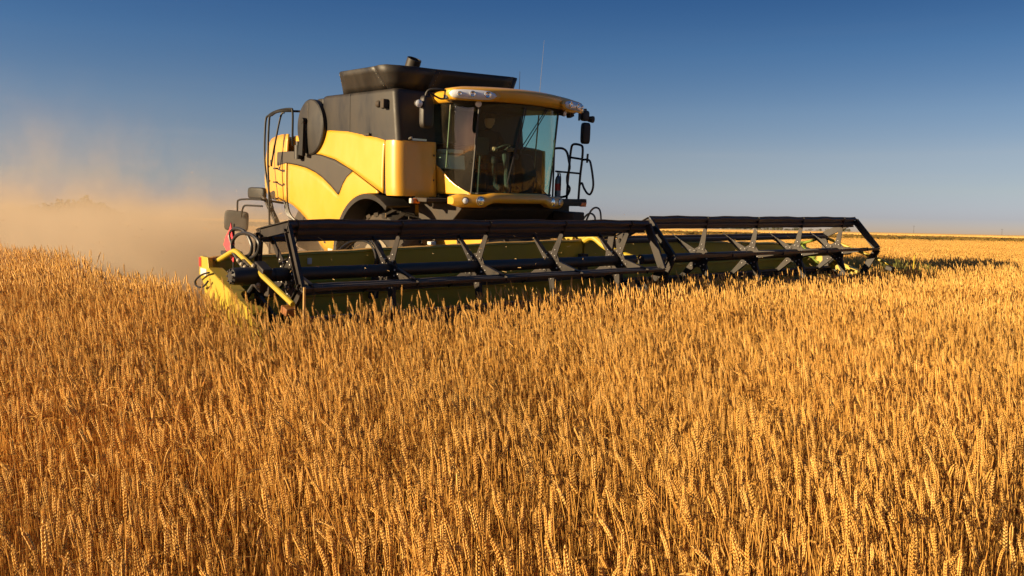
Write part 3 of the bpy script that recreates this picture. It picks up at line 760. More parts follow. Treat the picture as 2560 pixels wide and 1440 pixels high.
# front bumper bar with lamps
mb = MB(); rows = []
for k in range(45):
    y = -1.12 + 2.24 * k / 44; e = smooth(0.50, 0.70, abs(y)); endk = smooth(1.12, 1.02, abs(y)) if False else 1 - smooth(1.02, 1.13, abs(y))
    zt_ = 2.155 - 0.03 * e; zb_ = 2.005 - 0.075 * e; zc = (zt_ + zb_) / 2; hh = (zt_ - zb_) / 2 * (0.55 + 0.45 * endk)
    x = 0.20 + 0.28 * (1 - (abs(y) / 1.12) ** 2.2)
    rows.append([(x + a_, y, zc + hh * b_) for a_, b_ in ((-0.10, 0.9), (0.0, 1.0), (0.028, 0.9), (0.05, 0.45), (0.055, -0.3), (0.04, -0.85), (0.01, -1.0), (-0.10, -0.9))])
mb.grid(rows, close_u=True, caps=True); bump = mb.build('front_bumper', 'yellow', root, angle=50)
for s in (-1, 1):
    for (y, rr, m_) in ((0.735, 0.058, 'reflector'), (0.955, 0.045, 'lens')):
        x = 0.20 + 0.28 * (1 - (y / 1.12) ** 2.2) + 0.048
        ax = Vector((1, s * (0.28 if y < 0.8 else 0.5), 0.0)).normalized()
        mb = MB(); mb.lathe((x - 0.012, s * y, 2.03), ax, [(0, rr * 1.25), (0.012, rr * 1.25), (0.018, rr * 1.1), (0.006, rr)], 22); o = mb.build('lamp_ring', 'panel_grey' if y > 0.8 else 'chrome', bump)
        mb = MB(); mb.lathe(Vector((x - 0.008, s * y, 2.03)), ax, [(0.0, rr), (0.014, rr * 0.95), (0.02, rr * 0.6), (0.024, 0)], 20); mb.build('bumper_lamp', m_, bump)
mb = MB(); mb.prism([(-0.95, 1.98), (0.16, 1.98), (0.22, 1.9), (0.0, 1.72), (-0.9, 1.6)], 'y', -0.95, 0.95); mb.box((-0.3, -1.15, 2.02), (0.5, 0.5, 0.06)); mb.box((-0.55, 0.7, 1.55), (0.5, 0.3, 0.4))
mb.build('cab_subframe', 'dark', root, bevel=0.01)
# turn lamps
for s, y in ((-1, -1.40), (1, 1.62)):
    mb = MB(); mb.box((-0.33 if s < 0 else 0.20, y, 2.0), (0.06, 0.12, 0.075)); o = mb.build('turn_lamp', 'amber', root, bevel=0.012)
    mb = MB(); mb.box((-0.33 if s < 0 else 0.20, y + (-0.085 if s < 0 else 0.0), 2.0 + (0 if s < 0 else 0.07)), (0.06, 0.045 if s < 0 else 0.10, 0.075 if s < 0 else 0.05)); mb.build('side_marker', 'white' if s < 0 else 'dark', o, bevel=0.01)
    mb = MB(); mb.beam((-0.36, y * 0.96, 2.0), (-0.4, s * 0.9, 2.0), 0.06, 0.05, side=(0, 0, 1)); mb.build('lamp_bracket', 'dark', root)
mb = MB(); mb.box((-0.44, -1.22, 2.065), (0.03, 0.24, 0.05)); mb.build('panel_latch', 'yellow', root, bevel=0.006)

# left-hand platform with handrails
mb = MB(); mb.box((-0.25, 1.36, 2.03), (0.95, 0.66, 0.06)); mb.beam((0.20, 1.05, 2.03), (0.20, 1.69, 2.03), 0.12, 0.04, side=(0, 0, 1)); mb.box((-0.3, 1.35, 1.88), (0.5, 0.4, 0.25))
mb.build('platform', 'black', root, bevel=0.008)
mb = MB()
mb.tube(spline([(-0.43, 1.5, 2.05), (-0.43, 1.5, 2.6), (-0.43, 1.5, 3.05)], 3), 0.016, 8); mb.lathe((-0.43, 1.5, 3.06), (0, 0, 1), [(-0.03, 0.0), (-0.02, 0.02), (0, 0.026), (0.02, 0.02), (0.028, 0)], 10)
mb.tube(spline([(-0.43, 1.5, 2.94), (-0.24, 1.5, 2.94), (-0.12, 1.5, 2.88), (-0.06, 1.5, 2.74), (-0.03, 1.5, 2.61), (-0.08, 1.5, 2.47), (-0.07, 1.5, 2.34), (-0.01, 1.5, 2.27), (-0.03, 1.5, 2.19), (-0.10, 1.5, 2.13), (-0.30, 1.5, 2.10)], 5), 0.020, 8)
mb.tube(spline([(-0.20, 1.62, 2.08), (-0.19, 1.62, 2.35), (-0.17, 1.62, 2.61), (-0.14, 1.62, 2.92), (-0.09, 1.62, 3.01), (0.07, 1.62, 3.0), (0.14, 1.62, 2.95), (0.14, 1.62, 2.75), (0.11, 1.62, 2.48), (0.09, 1.62, 2.08)], 6), 0.020, 8)
mb.tube(spline([(0.15, 1.62, 2.75), (0.28, 1.62, 2.75), (0.35, 1.62, 2.68), (0.43, 1.62, 2.35), (0.38, 1.62, 2.19), (0.30, 1.62, 2.19), (0.21, 1.62, 2.28), (0.16, 1.62, 2.36), (0.11, 1.62, 2.33)], 6), 0.018, 8)
mb.tube([(-0.13, 1.62, 2.79), (0.14, 1.62, 2.76)], 0.018, 8); mb.tube([(-0.38, 1.5, 2.55), (0.12, 1.6, 2.52)], 0.016, 8)
mb.tube([(0.26, 1.62, 2.70), (0.27, 1.62, 2.85)], 0.018, 8)
mb.build('handrail', 'tubeblack', root)
mb = MB(); mb.box((-0.15, 1.5, 1.72), (0.7, 0.35, 0.3)); mb.box((0.3, 1.2, 1.78), (0.5, 0.25, 0.2)); mb.build('step_frame', 'dark', root, bevel=0.02)
mb = MB(); mb.tube(spline([(0.35, 1.55, 1.70), (0.40, 1.62, 1.90), (0.48, 1.66, 1.96), (0.58, 1.66, 1.90), (0.62, 1.66, 1.65)], 6), 0.016, 8)
mb.tube(spline([(0.30, 1.50, 1.70), (0.36, 1.55, 1.82), (0.44, 1.58, 1.86), (0.52, 1.6, 1.80), (0.54, 1.6, 1.62)], 6), 0.016, 8); mb.build('coupling_hose', 'cream', root)

# feeder house
mb = MB(); mb.prism([(-1.25, 1.92), (-0.85, 1.95), (-0.45, 1.80), (0.0, 1.50), (1.80, 1.05), (1.80, 0.40), (-0.9, 0.85), (-1.3, 1.4)], 'y', -0.80, 0.80)
feeder = mb.build('feeder_house', 'yellow', root, bevel=0.012)
mb = MB(); mb.prism([(-0.83, 1.965), (-0.42, 1.815), (0.02, 1.515), (1.78, 1.075), (1.78, 1.06), (0.0, 1.505), (-0.45, 1.80), (-0.85, 1.952)], 'y', -0.74, 0.80); mb.build('feeder_cover', 'dark', feeder)
mb = MB(); mb.beam((-0.72, -0.83, 1.93), (0.25, -0.83, 1.42), 0.04, 0.03); mb.beam((-0.64, -0.83, 1.97), (0.33, -0.83, 1.46), 0.04, 0.03); mb.build('feeder_rail', 'dark', feeder)
mb = MB(); mb.prism([(0.3, 1.5), (0.75, 1.5), (0.85, 1.28), (0.35, 1.28)], 'y', -0.95, -0.82); mb.build('gear_guard', 'yellow', feeder, bevel=0.02)

# ------------------------------------------------------------------ header
HX = 1.90


def htop(y): return 1.535 - 0.11 * (abs(y) / 5.3) ** 1.3 - (0.03 * (y / 5.3) if y > 0 else 0)


header = None
for (ya, yb) in ((-5.44, -0.02), (0.02, 5.44)):
    mb = MB(); rows = []; n = 28
    for k in range(n + 1):
        y = ya + (yb - ya) * k / n; t = htop(y) + 0.004 * math.sin(y * 7)
        prof = [(HX - 0.12, t - 0.02), (HX - 0.12, t), (HX, t), (HX + 0.01, t - 0.015), (HX, t - 0.03), (HX, 1.14), (HX + 0.016, 1.13), (HX + 0.016, 1.11), (HX, 1.10), (HX, 0.99), (HX + 0.016, 0.98), (HX + 0.016, 0.96), (HX, 0.95), (HX + 0.02, 0.62), (HX + 0.10, 0.50), (HX - 0.05, 0.44), (HX - 0.10, 0.5)]
        rows.append([(x, y, z) for x, z in prof])
    mb.grid(rows, close_u=True, caps=True)
    o = mb.build('header' if header is None else 'back_panel', 'lemon', root if header is None else header, angle=28)
    if header is None: header = o
for (ya, yb) in ((-5.40, -0.04), (0.04, 5.40)):
    mb = MB(); rows = []
    for k in range(49):
        y = ya + (yb - ya) * k / 48; t = htop(y) + 0.004 * math.sin(y * 7) + 0.003; w_ = 0.006 + 0.010 * abs(math.sin(y * 9.3) * math.sin(y * 4.1 + 1))
        rows.append([(HX - 0.118, y, t), (HX - 0.06, y, t + w_), (HX - 0.002, y, t + 0.004), (HX - 0.002, y, t), (HX - 0.118, y, t - 0.001)])
    mb.grid(rows, close_u=True, caps=True); mb.build('chaff_layer', 'straw', header, angle=80)
mb = MB()
for (ya, yb) in ((-5.40, -0.9), (0.9, 5.40)):
    mb.prism([(2.0, 0.47), (3.28, 0.30), (3.28, 0.27), (2.0, 0.43)], 'y', ya, yb)
mb.build('draper_belt', 'rubber', header)
mb = MB(); mb.prism([(2.0, 0.43), (3.28, 0.26), (3.42, 0.26), (3.42, 0.22), (2.0, 0.30)], 'y', -5.42, 5.42); mb.build('cutter_bar', 'dark', header)
mb = MB(); mb.beam((HX - 0.22, -5.3, 1.30), (HX - 0.22, 5.3, 1.28), 0.12, 0.12, side=(0, 0, 1)); mb.beam((HX - 0.22, -5.3, 0.55), (HX - 0.22, 5.3, 0.55), 0.2, 0.2, side=(0, 0, 1))
mb.build('header_beam', 'lemon', header)
for s in (-1, 1):
    Y0 = 5.46 * s
    mb = MB(); mb.prism([(1.82, 1.26), (1.86, 1.445), (2.06, 1.445), (2.10, 1.29), (3.2, 0.93), (3.95, 0.42), (3.95, 0.25), (2.9, 0.25), (2.45, 0.78)], 'y', Y0, Y0 + s * 0.05)
    es = mb.build('end_sheet', 'lemon', header, bevel=0.006)
    # sloping channel with a half-round notch in its top plate
    p0 = Vector((2.10, 0, 1.345)); p1 = Vector((3.18, 0, 1.02)); t = (p1 - p0).normalized(); nn = Vector((-t.z, 0, t.x)); ln = (p1 - p0).length
    yo, yi = Y0 + s * 0.055, Y0 - s * 0.085
    pts = [(0, 0), (ln, 0), (ln, 1.0), (ln * 0.90, 1.0)]
    for k in range(13):
        a = math.pi * k / 12; pts.append((ln * 0.70 + ln * 0.16 * math.cos(a), 1.0 - 0.66 * math.sin(a)))
    pts += [(ln * 0.48, 1.0), (0, 1.0)]
    def chan(lx, ww, up_): return p0 + t * lx + nn * up_ + Vector((0, yo + (yi - yo) * ww, 0))
    mb = MB(); n = len(pts)
    vs = [chan(a, b, 0.0) for a, b in pts] + [chan(a, b, -0.014) for a, b in pts]
    mb.add(vs, [tuple(range(n)), tuple(range(2 * n - 1, n - 1, -1))] + [(i, i + n, (i + 1) % n + n, (i + 1) % n) for i in range(n)])
    mb.add([chan(0, 0.0, -0.001), chan(ln, 0.0, -0.001), chan(ln, 0.0, -0.22), chan(0, 0.0, -0.14), chan(0, 0.05, -0.001), chan(ln, 0.05, -0.001), chan(ln, 0.05, -0.22), chan(0, 0.05, -0.14)],
           [(0, 1, 2, 3), (7, 6, 5, 4), (0, 4, 5, 1), (1, 5, 6, 2), (2, 6, 7, 3), (3, 7, 4, 0)])
    mb.add([chan(ln * 0.02, 0.97, -0.016), chan(ln * 0.46, 0.97, -0.016), chan(ln * 0.46, 0.97, -0.12), chan(ln * 0.02, 0.97, -0.12), chan(ln * 0.02, 1.0, -0.016), chan(ln * 0.46, 1.0, -0.016), chan(ln * 0.46, 1.0, -0.12), chan(ln * 0.02, 1.0, -0.12)],
           [(0, 1, 2, 3), (7, 6, 5, 4), (0, 4, 5, 1), (1, 5, 6, 2), (2, 6, 7, 3), (3, 7, 4, 0)])
    mb.build('divider_channel', 'lemon', header, angle=25)
    mb = MB(); mb.add([(3.2, Y0 - s * 0.10, 0.84), (3.2, Y0 + s * 0.06, 0.84), (3.2, Y0 + s * 0.06, 0.35), (3.2, Y0 - s * 0.10, 0.35), (4.15, Y0 - s * 0.03, 0.50), (4.15, Y0 + s * 0.01, 0.50), (4.15, Y0 + s * 0.01, 0.28), (4.15, Y0 - s * 0.03, 0.28)],
                      [(3, 2, 1, 0), (4, 5, 6, 7), (0, 1, 5, 4), (1, 2, 6, 5), (2, 3, 7, 6), (3, 0, 4, 7)]); mb.build('crop_divider', 'lemon', header, bevel=0.01)
    mb = MB(); mb.tube([(4.08, Y0, 0.45), (4.10, Y0, 1.36)], 0.012, 8); mb.build('divider_rod', 'straw' if s < 0 else 'lemon', header)
    mb = MB(); mb.box((3.72, Y0 - s * 0.04, 1.11), (0.12, 0.10, 0.07), Matrix.Rotation(R(14), 3, 'Y')); mb.build('arm_foot', 'rust' if s < 0 else 'steel', header, bevel=0.008)
    # bent reel arm
    path = spline([(2.02, Y0 - s * 0.06, 1.40), (2.25, Y0 - s * 0.06, 1.475), (2.44, Y0 - s * 0.06, 1.535), (2.53, Y0 - s * 0.06, 1.54), (2.62, Y0 - s * 0.06, 1.515), (3.0, Y0 - s * 0.06, 1.40), (3.4, Y0 - s * 0.06, 1.28), (3.76, Y0 - s * 0.06, 1.17)], 5)
    mb = MB(); mb.tube(path, 0.025, 10); mb.build('reel_arm', 'lemon', header)
    mb = MB(); mb.tube([(2.55, Y0 - s * 0.10, 1.02), (2.86, Y0 - s * 0.14, 1.30)], 0.028, 10); mb.tube([(2.40, Y0 - s * 0.08, 0.88), (2.6, Y0 - s * 0.105, 1.06)], 0.04, 10); mb.build('lift_cylinder', 'hose', header)
    # decals on the outer rear corner
    mb = MB(); mb.box((1.865, Y0 + s * 0.053, 1.385), (0.05, 0.006, 0.095)); mb.build('red_reflector', 'redref', header)
    mb = MB(); mb.box((1.96, Y0 + s * 0.053, 1.29), (0.16, 0.006, 0.07)); mb.build('white_sticker', 'white', header)
# drive motor of the reel, with clamp block
mb = MB(); mb.lathe((3.0, -5.66, 1.35), (0, 1, 0), [(0, 0.0), (0, 0.05), (0.02, 0.075), (0.05, 0.082), (0.26, 0.082), (0.27, 0.10), (0.31, 0.10), (0.32, 0.06), (0.46, 0.06)], 24); mo = mb.build('reel_motor', 'tubeblack', header, angle=30)
mb = MB()
for k in range(8):
    a = 2 * math.pi * k / 8; mb.lathe((3.0 + 0.06 * math.cos(a), -5.66, 1.35 + 0.06 * math.sin(a)), (0, -1, 0), [(-0.02, 0.012), (0.004, 0.012), (0.008, 0.006)], 6)
tag(mb.build('motor_bolts', 'steel', header), kind='stuff')
mb = MB(); mb.box((3.03, -5.36, 1.34), (0.20, 0.10, 0.24), Matrix.Rotation(R(20), 3, 'Y')); mb.box((3.12, -5.33, 1.22), (0.10, 0.06, 0.12)); mb.box((2.86, -5.40, 1.42), (0.24, 0.07, 0.07), Matrix.Rotation(R(18), 3, 'Y'))
mb.build('bearing_block', 'steel', header, bevel=0.01)
mb = MB()
for (x, y, z) in ((3.1, -5.42, 1.27), (3.0, -5.42, 1.44), (2.8, -5.45, 1.44), (2.88, -5.45, 1.42), (2.72, -5.45, 1.47)):
    mb.lathe((x, y, z), (0.3, -1, 0.2), [(0, 0.022), (0.02, 0.022), (0.03, 0.012)], 8)
tag(mb.build('hose_fittings', 'cream', header), kind='stuff')
lp = [(2.86, 1.40), (2.74, 1.42), (2.6, 1.46), (2.42, 1.53), (2.29, 1.64), (2.27, 1.7), (2.35, 1.75), (2.47, 1.76), (2.6, 1.74), (2.7, 1.68), (2.75, 1.61), (2.72, 1.54), (2.62, 1.5), (2.51, 1.49), (2.45, 1.52), (2.42, 1.50)]
mb = MB(); mb.tube(spline([(x, -5.38 + 0.004 * i, z) for i, (x, z) in enumerate(lp)], 5), 0.017, 8); mb.build('hydraulic_hose', 'hose', header)
lp = [(2.84, 1.36), (2.68, 1.42), (2.52, 1.50), (2.43, 1.54), (2.4, 1.6), (2.44, 1.66), (2.54, 1.71), (2.69, 1.73), (2.83, 1.72), (2.94, 1.68), (2.97, 1.63), (2.92, 1.56), (2.8, 1.51), (2.68, 1.48), (2.58, 1.47)]
mb = MB(); mb.tube(spline([(x, -5.42 + 0.006 * i, z) for i, (x, z) in enumerate(lp)], 5), 0.017, 8); mb.build('hydraulic_hose', 'hose', header)
lp = [(2.23, 1.31), (2.04, 1.27), (1.87, 1.2), (1.85, 1.15), (1.95, 1.13), (2.09, 1.16), (2.2, 1.22)]
mb = MB(); mb.tube(spline([(x, -5.56, z) for x, z in lp], 5), 0.010, 7); mb.build('hydraulic_hose', 'hose', header)
for q in range(4):
    yo = -3.55 + 0.035 * q
    mb = MB(); mb.tube(spline([(1.72, yo - 0.35, 1.40), (1.76, yo - 0.15, 1.555 + 0.01 * q), (1.90, yo, 1.56 + 0.012 * q), (2.0, yo + 0.05, 1.40), (1.97, yo + 0.03, 1.15), (1.95, yo, 0.9)], 6), 0.014, 7); mb.build('hydraulic_hose', 'cream' if q == 2 else 'hose', header)
# vinyl warning flag
mb = MB(); fl = [(2.25, 1.81), (2.32, 1.73), (2.36, 1.62), (2.37, 1.54), (2.36, 1.42), (2.24, 1.45), (2.12, 1.50), (2.02, 1.57), (2.05, 1.66), (2.15, 1.75)]
mb.prism(fl, 'y', -5.335, -5.325)
for i in range(len(mb.v)):
    x, y, z = mb.v[i]; mb.v[i] = (x, y + 0.03 * math.sin((x - 2.0) * 14), z)
mb.build('warning_flag', 'red', header)
mb = MB(); mb.tube([(2.27, -5.33, 1.20), (2.30, -5.33, 1.80)], 0.010, 6); mb.box((2.22, -5.38, 1.50), (0.16, 0.05, 0.04)); mb.build('flag_staff', 'tubeblack', header)
# centre arm and lugs of the back panel
mb = MB(); mb.tube(spline([(1.58, 0.0, 1.36), (1.8, 0.0, 1.46), (1.99, 0.0, 1.565), (2.07, 0.0, 1.585), (2.15, 0.0, 1.565), (2.4, 0.0, 1.45), (2.95, 0.02, 1.33)], 6), 0.046, 10); mb.build('reel_arm', 'lemon', header)
mb = MB(); mb.prism([(1.62, 0.5), (1.62, 1.60), (1.84, 1.60), (1.78, 1.4), (1.80, 0.5)], 'y', -0.16, -0.10); mb.prism([(1.62, 0.5), (1.62, 1.58), (1.84, 1.58), (1.78, 1.4), (1.80, 0.5)], 'y', 0.10, 0.16); mb.build('centre_bracket', 'lemon', header, bevel=0.008)
for c_, d_ in (((HX + 0.012, -4.30, 1.36), (0.02, 0.05, 0.07)), ((HX + 0.012, 2.2, 1.42), (0.02, 0.04, 0.06)), ((HX - 0.06, -2.6, 1.53), (0.08, 0.08, 0.04))):
    mb = MB(); mb.box(c_, d_); mb.build('header_lug', 'white', header, bevel=0.006)
mb = MB(); mb.box((HX + 0.10, -0.02, 1.08), (0.22, 0.30, 0.05)); mb.box((HX + 0.05, -0.05, 1.22), (0.1, 0.12, 0.25)); mb.build('centre_block', 'dark', header, bevel=0.01)
mb = MB()
for y in (-2.0, -1.2, -0.6, 0.55, 0.75): mb.beam((1.72, y, 0.8), (1.60, y, 1.66 if abs(y) < 1 else 1.58), 0.05, 0.05)
mb.beam((1.60, -2.4, 1.57), (1.60, 0.9, 1.57), 0.05, 0.05, side=(0, 0, 1)); mb.build('adapter_frame', 'dark', header)

# ---- reel: two sections of five bats each
RC = Vector((3.0, 0, 1.35)); RR = 0.585


def reel_section(ya, yb, ang0, spiders):
    mb = MB(); mb.lathe((RC.x, ya - 0.03, RC.z), (0, 1, 0), [(0, 0.05), (0, 0.066), (yb - ya + 0.06, 0.066), (yb - ya + 0.06, 0.05)], 24)
    reel = mb.build('reel', 'tubeblack', root, angle=40)
    dirs = []
    for k in range(5):
        a = R(ang0 + 72 * k); dirs.append((Vector((math.cos(a), 0, math.sin(a))), Vector((-math.sin(a), 0, math.cos(a)))))
    for d, t in dirs:     # slatted paddles, corrugated, standing along the radius
        prof = [(-0.175, -0.006), (-0.165, 0.018), (-0.14, 0.018), (-0.125, -0.014), (-0.098, -0.014), (-0.085, 0.018), (-0.055, 0.018), (-0.042, -0.014), (-0.018, -0.014), (-0.005, 0.020), (0.010, 0.020)]
        ring = prof + [(r, q - 0.007) for r, q in prof[::-1]]
        rows = []; n = 36
        for i in range(n + 1):
            y = ya + (yb - ya) * i / n; wob = 0.004 * math.sin(y * 5.1 + ang0) + 0.003 * math.sin(y * 11.7 + 1)
            rows.append([tuple(RC + d * (RR + r * 0.92 + wob * (1 if r > -0.05 else 0.3)) + t * (q + wob * 0.5) + Vector((0, y, 0))) for r, q in ring])
        mb = MB(); mb.grid(rows, close_u=True, caps=True); bat = mb.build('reel_bat', 'bat', reel, angle=20)
    for y in (ya + 0.012, yb - 0.012):     # end rings
        for k in range(5):
            d0, d1 = dirs[k][0], dirs[(k + 1) % 5][0]
            p0 = RC + d0 * (RR - 0.055) + Vector((0, y, 0)); p1 = RC + d1 * (RR - 0.055) + Vector((0, y, 0))
            mb = MB(); mb.beam(p0, p1, 0.010, 0.105); sg = 1 if y < 0.5 * (ya + yb) else -1
            mid = ((d0 + d1) / 2).normalized()
            for e in (-1, 1):
                off = mid * (e * 0.050)
                mb.beam(p0 + off - Vector((0, sg * 0.014, 0)), p1 + off - Vector((0, sg * 0.014, 0)), 0.034, 0.007)
            mb.build('end_ring_bar', 'steel', reel)
    for y in spiders:
        mb = MB(); n = 10; poly = []
        for k in range(5):
            a = R(ang0 + 72 * k)
            for da, rr in ((-22, 0.155), (22, 0.155)): poly.append((RC.x + rr * math.cos(a + R(da)), RC.z + rr * math.sin(a + R(da))))
        mb.prism(poly, 'y', y - 0.006, y + 0.006)
        for d, t in dirs:
            c0 = RC + d * 0.10 + Vector((0, y - 0.012, 0)); c1 = RC + d * (RR - 0.10) + Vector((0, y - 0.012, 0))
            mb.beam(c0, c1, 0.008, 0.112, h1=0.046)
            mb.beam(c0 + t * 0.054 + Vector((0, 0.020, 0)), c1 + t * 0.021 + Vector((0, 0.020, 0)), 0.042, 0.008)
            mb.beam(RC + d * (RR - 0.17) + Vector((0, y - 0.02, 0)), RC + d * (RR - 0.0) + Vector((0, y - 0.02, 0)), 0.006, 0.06)
        mb.build('spider', 'steel', reel)
        mb = MB()
        for k in range(5):
            a = R(ang0 + 72 * k); d, t = dirs[k]
            for rr, off in ((0.125, 0.03), (0.125, -0.03), (0.19, 0.0)):
                mb.lathe(RC + d * rr + t * off + Vector((0, y - 0.016, 0)), (0, -1, 0), [(0, 0.011), (0.008, 0.010), (0.011, 0.005)], 6)
        tag(mb.build('spider_bolts', 'chrome', reel), kind='stuff')
    return reel


reel_section(-5.20, -0.17, 63.5, [(t - 3.42) * 1.15 for t in (-1, 0, 1, 2, 3)])
reel_section(0.02, 5.32, 80.0, [(t - 3.42) * 1.15 for t in (4.515, 5.58, 6.64, 7.71)])

# fire extinguisher strapped to the cab's side
ex = empty('fire_extinguisher', POSE @ Matrix.Translation((-0.37, 1.56, 2.08)))
tag(ex, 'dark fire extinguisher standing upright beside the cab handrail', 'fire extinguisher')
mb = MB(); mb.lathe((0, 0, 0), (0, 0, 1), [(0, 0.04), (0.01, 0.055), (0.32, 0.055), (0.37, 0.04), (0.40, 0.02), (0.44, 0.02)], 18); mb.build('cylinder', 'extinguisher', ex)
mb = MB(); mb.box((0.02, 0, 0.46), (0.09, 0.03, 0.03)); mb.tube([(0, 0, 0.43), (0.05, 0, 0.43), (0.065, 0, 0.36), (0.062, 0, 0.15)], 0.01, 7); mb.build('valve', 'tubeblack', ex)
mb = MB(); mb.lathe((0, 0, 0.14), (0, 0, 1), [(0, 0.0565), (0.12, 0.0565)], 18); mb.build('label_band', 'redref', ex)


# ------------------------------------------------------------------ the operator, seated in the cab
def person():
    me = bpy.data.meshes.new('person')
    J = {'pel': (-0.50, 0.05, 2.70, 0.15), 'wst': (-0.50, 0.05, 2.86, 0.135), 'chs': (-0.47, 0.05, 3.02, 0.155), 'nk0': (-0.45, 0.05, 3.13, 0.075), 'nk1': (-0.435, 0.05, 3.19, 0.052),
         'shr': (-0.46, -0.15, 3.09, 0.075), 'elr': (-0.34, -0.24, 2.84, 0.052), 'wrr': (-0.12, -0.12, 2.84, 0.036),
         'shl': (-0.46, 0.25, 3.09, 0.075), 'ell': (-0.34, 0.34, 2.84, 0.052), 'wrl': (-0.12, 0.22, 2.84, 0.036),
         'hpr': (-0.47, -0.06, 2.68, 0.105), 'knr': (-0.06, -0.12, 2.70, 0.068), 'anr': (-0.02, -0.12, 2.28, 0.045), 'ftr': (0.14, -0.13, 2.21, 0.04),
         'hpl': (-0.47, 0.16, 2.68, 0.105), 'knl': (-0.06, 0.22, 2.70, 0.068), 'anl': (-0.02, 0.22, 2.28, 0.045), 'ftl': (0.14, 0.23, 2.21, 0.04)}
    E = [('pel', 'wst'), ('wst', 'chs'), ('chs', 'nk0'), ('nk0', 'nk1'), ('chs', 'shr'), ('shr', 'elr'), ('elr', 'wrr'), ('chs', 'shl'), ('shl', 'ell'), ('ell', 'wrl'),
         ('pel', 'hpr'), ('hpr', 'knr'), ('knr', 'anr'), ('anr', 'ftr'), ('pel', 'hpl'), ('hpl', 'knl'), ('knl', 'anl'), ('anl', 'ftl')]
    ks = list(J); me.from_pydata([J[k][:3] for k in ks], [(ks.index(a), ks.index(b)) for a, b in E], [])
    o = bpy.data.objects.new('person', me); scene.collection.objects.link(o); o.matrix_world = POSE
    md = o.modifiers.new('skin', 'SKIN'); md.use_smooth_shade = True
    for i, k in enumerate(ks):
        r = J[k][3]; me.skin_vertices[0].data[i].radius = (r, r); me.skin_vertices[0].data[i].use_root = (k == 'pel')
    sd = o.modifiers.new('subd', 'SUBSURF'); sd.levels = 1; sd.render_levels = 2
    me.materials.append(M['cloth'])
    tag(o, 'operator in dark clothes seated behind the cab windshield', 'person')
    hc = Vector((-0.42, 0.05, 3.30))
    mb = MB(); rows = []
    for i in range(13):
        ph = -math.pi / 2 + math.pi * i / 12; row = []
        for k in range(20):
            th = 2 * math.pi * k / 20; x = math.cos(ph) * math.cos(th) * 0.098; y = math.cos(ph) * math.sin(th) * 0.074; z = math.sin(ph) * 0.118
            if z < 0 and x > 0: x *= 0.94; y *= 1 - 0.25 * (-z / 0.118)
            if x > 0.07 and abs(z) < 0.03 and abs(y) < 0.02: x += 0.020 * (1 - abs(z) / 0.03)      # nose
            if x > 0.06 and 0.0 < z < 0.03 and 0.018 < abs(y) < 0.045: x -= 0.010             # eye sockets
            row.append(tuple(hc + Vector((x, y, z))))
        rows.append(row)
    mb.grid(rows, close_u=True); mb.tube([hc + Vector((0, -0.072, 0.01)), hc + Vector((-0.01, -0.088, 0.01))], 0.026, 8); mb.tube([hc + Vector((0, 0.072, 0.01)), hc + Vector((-0.01, 0.088, 0.01))], 0.026, 8)
    mb.box(hc + Vector((0.094, 0, -0.052)), (0.01, 0.045, 0.008))
    h = mb.build('head', 'skin', o, angle=70)
    mb = MB(); rows = []
    for i in range(7):
        ph = 0.30 + (math.pi / 2 - 0.30) * i / 6
        rows.append([tuple(hc + Vector((math.cos(ph) * math.cos(2 * math.pi * k / 20) * 0.108 - 0.004, math.cos(ph) * math.sin(2 * math.pi * k / 20) * 0.084, math.sin(ph) * 0.128 + 0.002))) for k in range(20)])
    mb.grid(rows, close_u=True, caps=True); mb.prism([(hc.x + 0.06, hc.y - 0.06), (hc.x + 0.16, hc.y - 0.04), (hc.x + 0.175, hc.y), (hc.x + 0.16, hc.y + 0.04), (hc.x + 0.06, hc.y + 0.06)], 'z', hc.z + 0.042, hc.z + 0.05); mb.build('cap', 'hair', o, angle=70)
    for y, s in ((-0.12, -1), (0.22, 1)):
        w_ = Vector((-0.12, y, 2.84)); mb = MB()
        mb.tube([w_ - Vector((0.03, 0, 0)), w_ + Vector((0.03, 0, 0.005)), w_ + Vector((0.065, 0, 0.01))], 0.032, 8, r1=0.036)
        for q, ln_ in enumerate((0.062, 0.072, 0.068, 0.055)):
            b_ = w_ + Vector((0.06, (q - 1.5) * 0.019, 0.012)); mb.tube([b_, b_ + Vector((ln_ * 0.5, 0, 0.008)), b_ + Vector((ln_ * 0.72, 0, -0.018)), b_ + Vector((ln_ * 0.5, 0, -0.036))], 0.0095, 6, r1=0.008)
        b_ = w_ + Vector((0.02, -s * 0.032, 0)); mb.tube([b_, b_ + Vector((0.03, -s * 0.018, -0.008)), b_ + Vector((0.055, -s * 0.010, -0.02))], 0.010, 6)
        mb.build('hand', 'skin', o)


person()


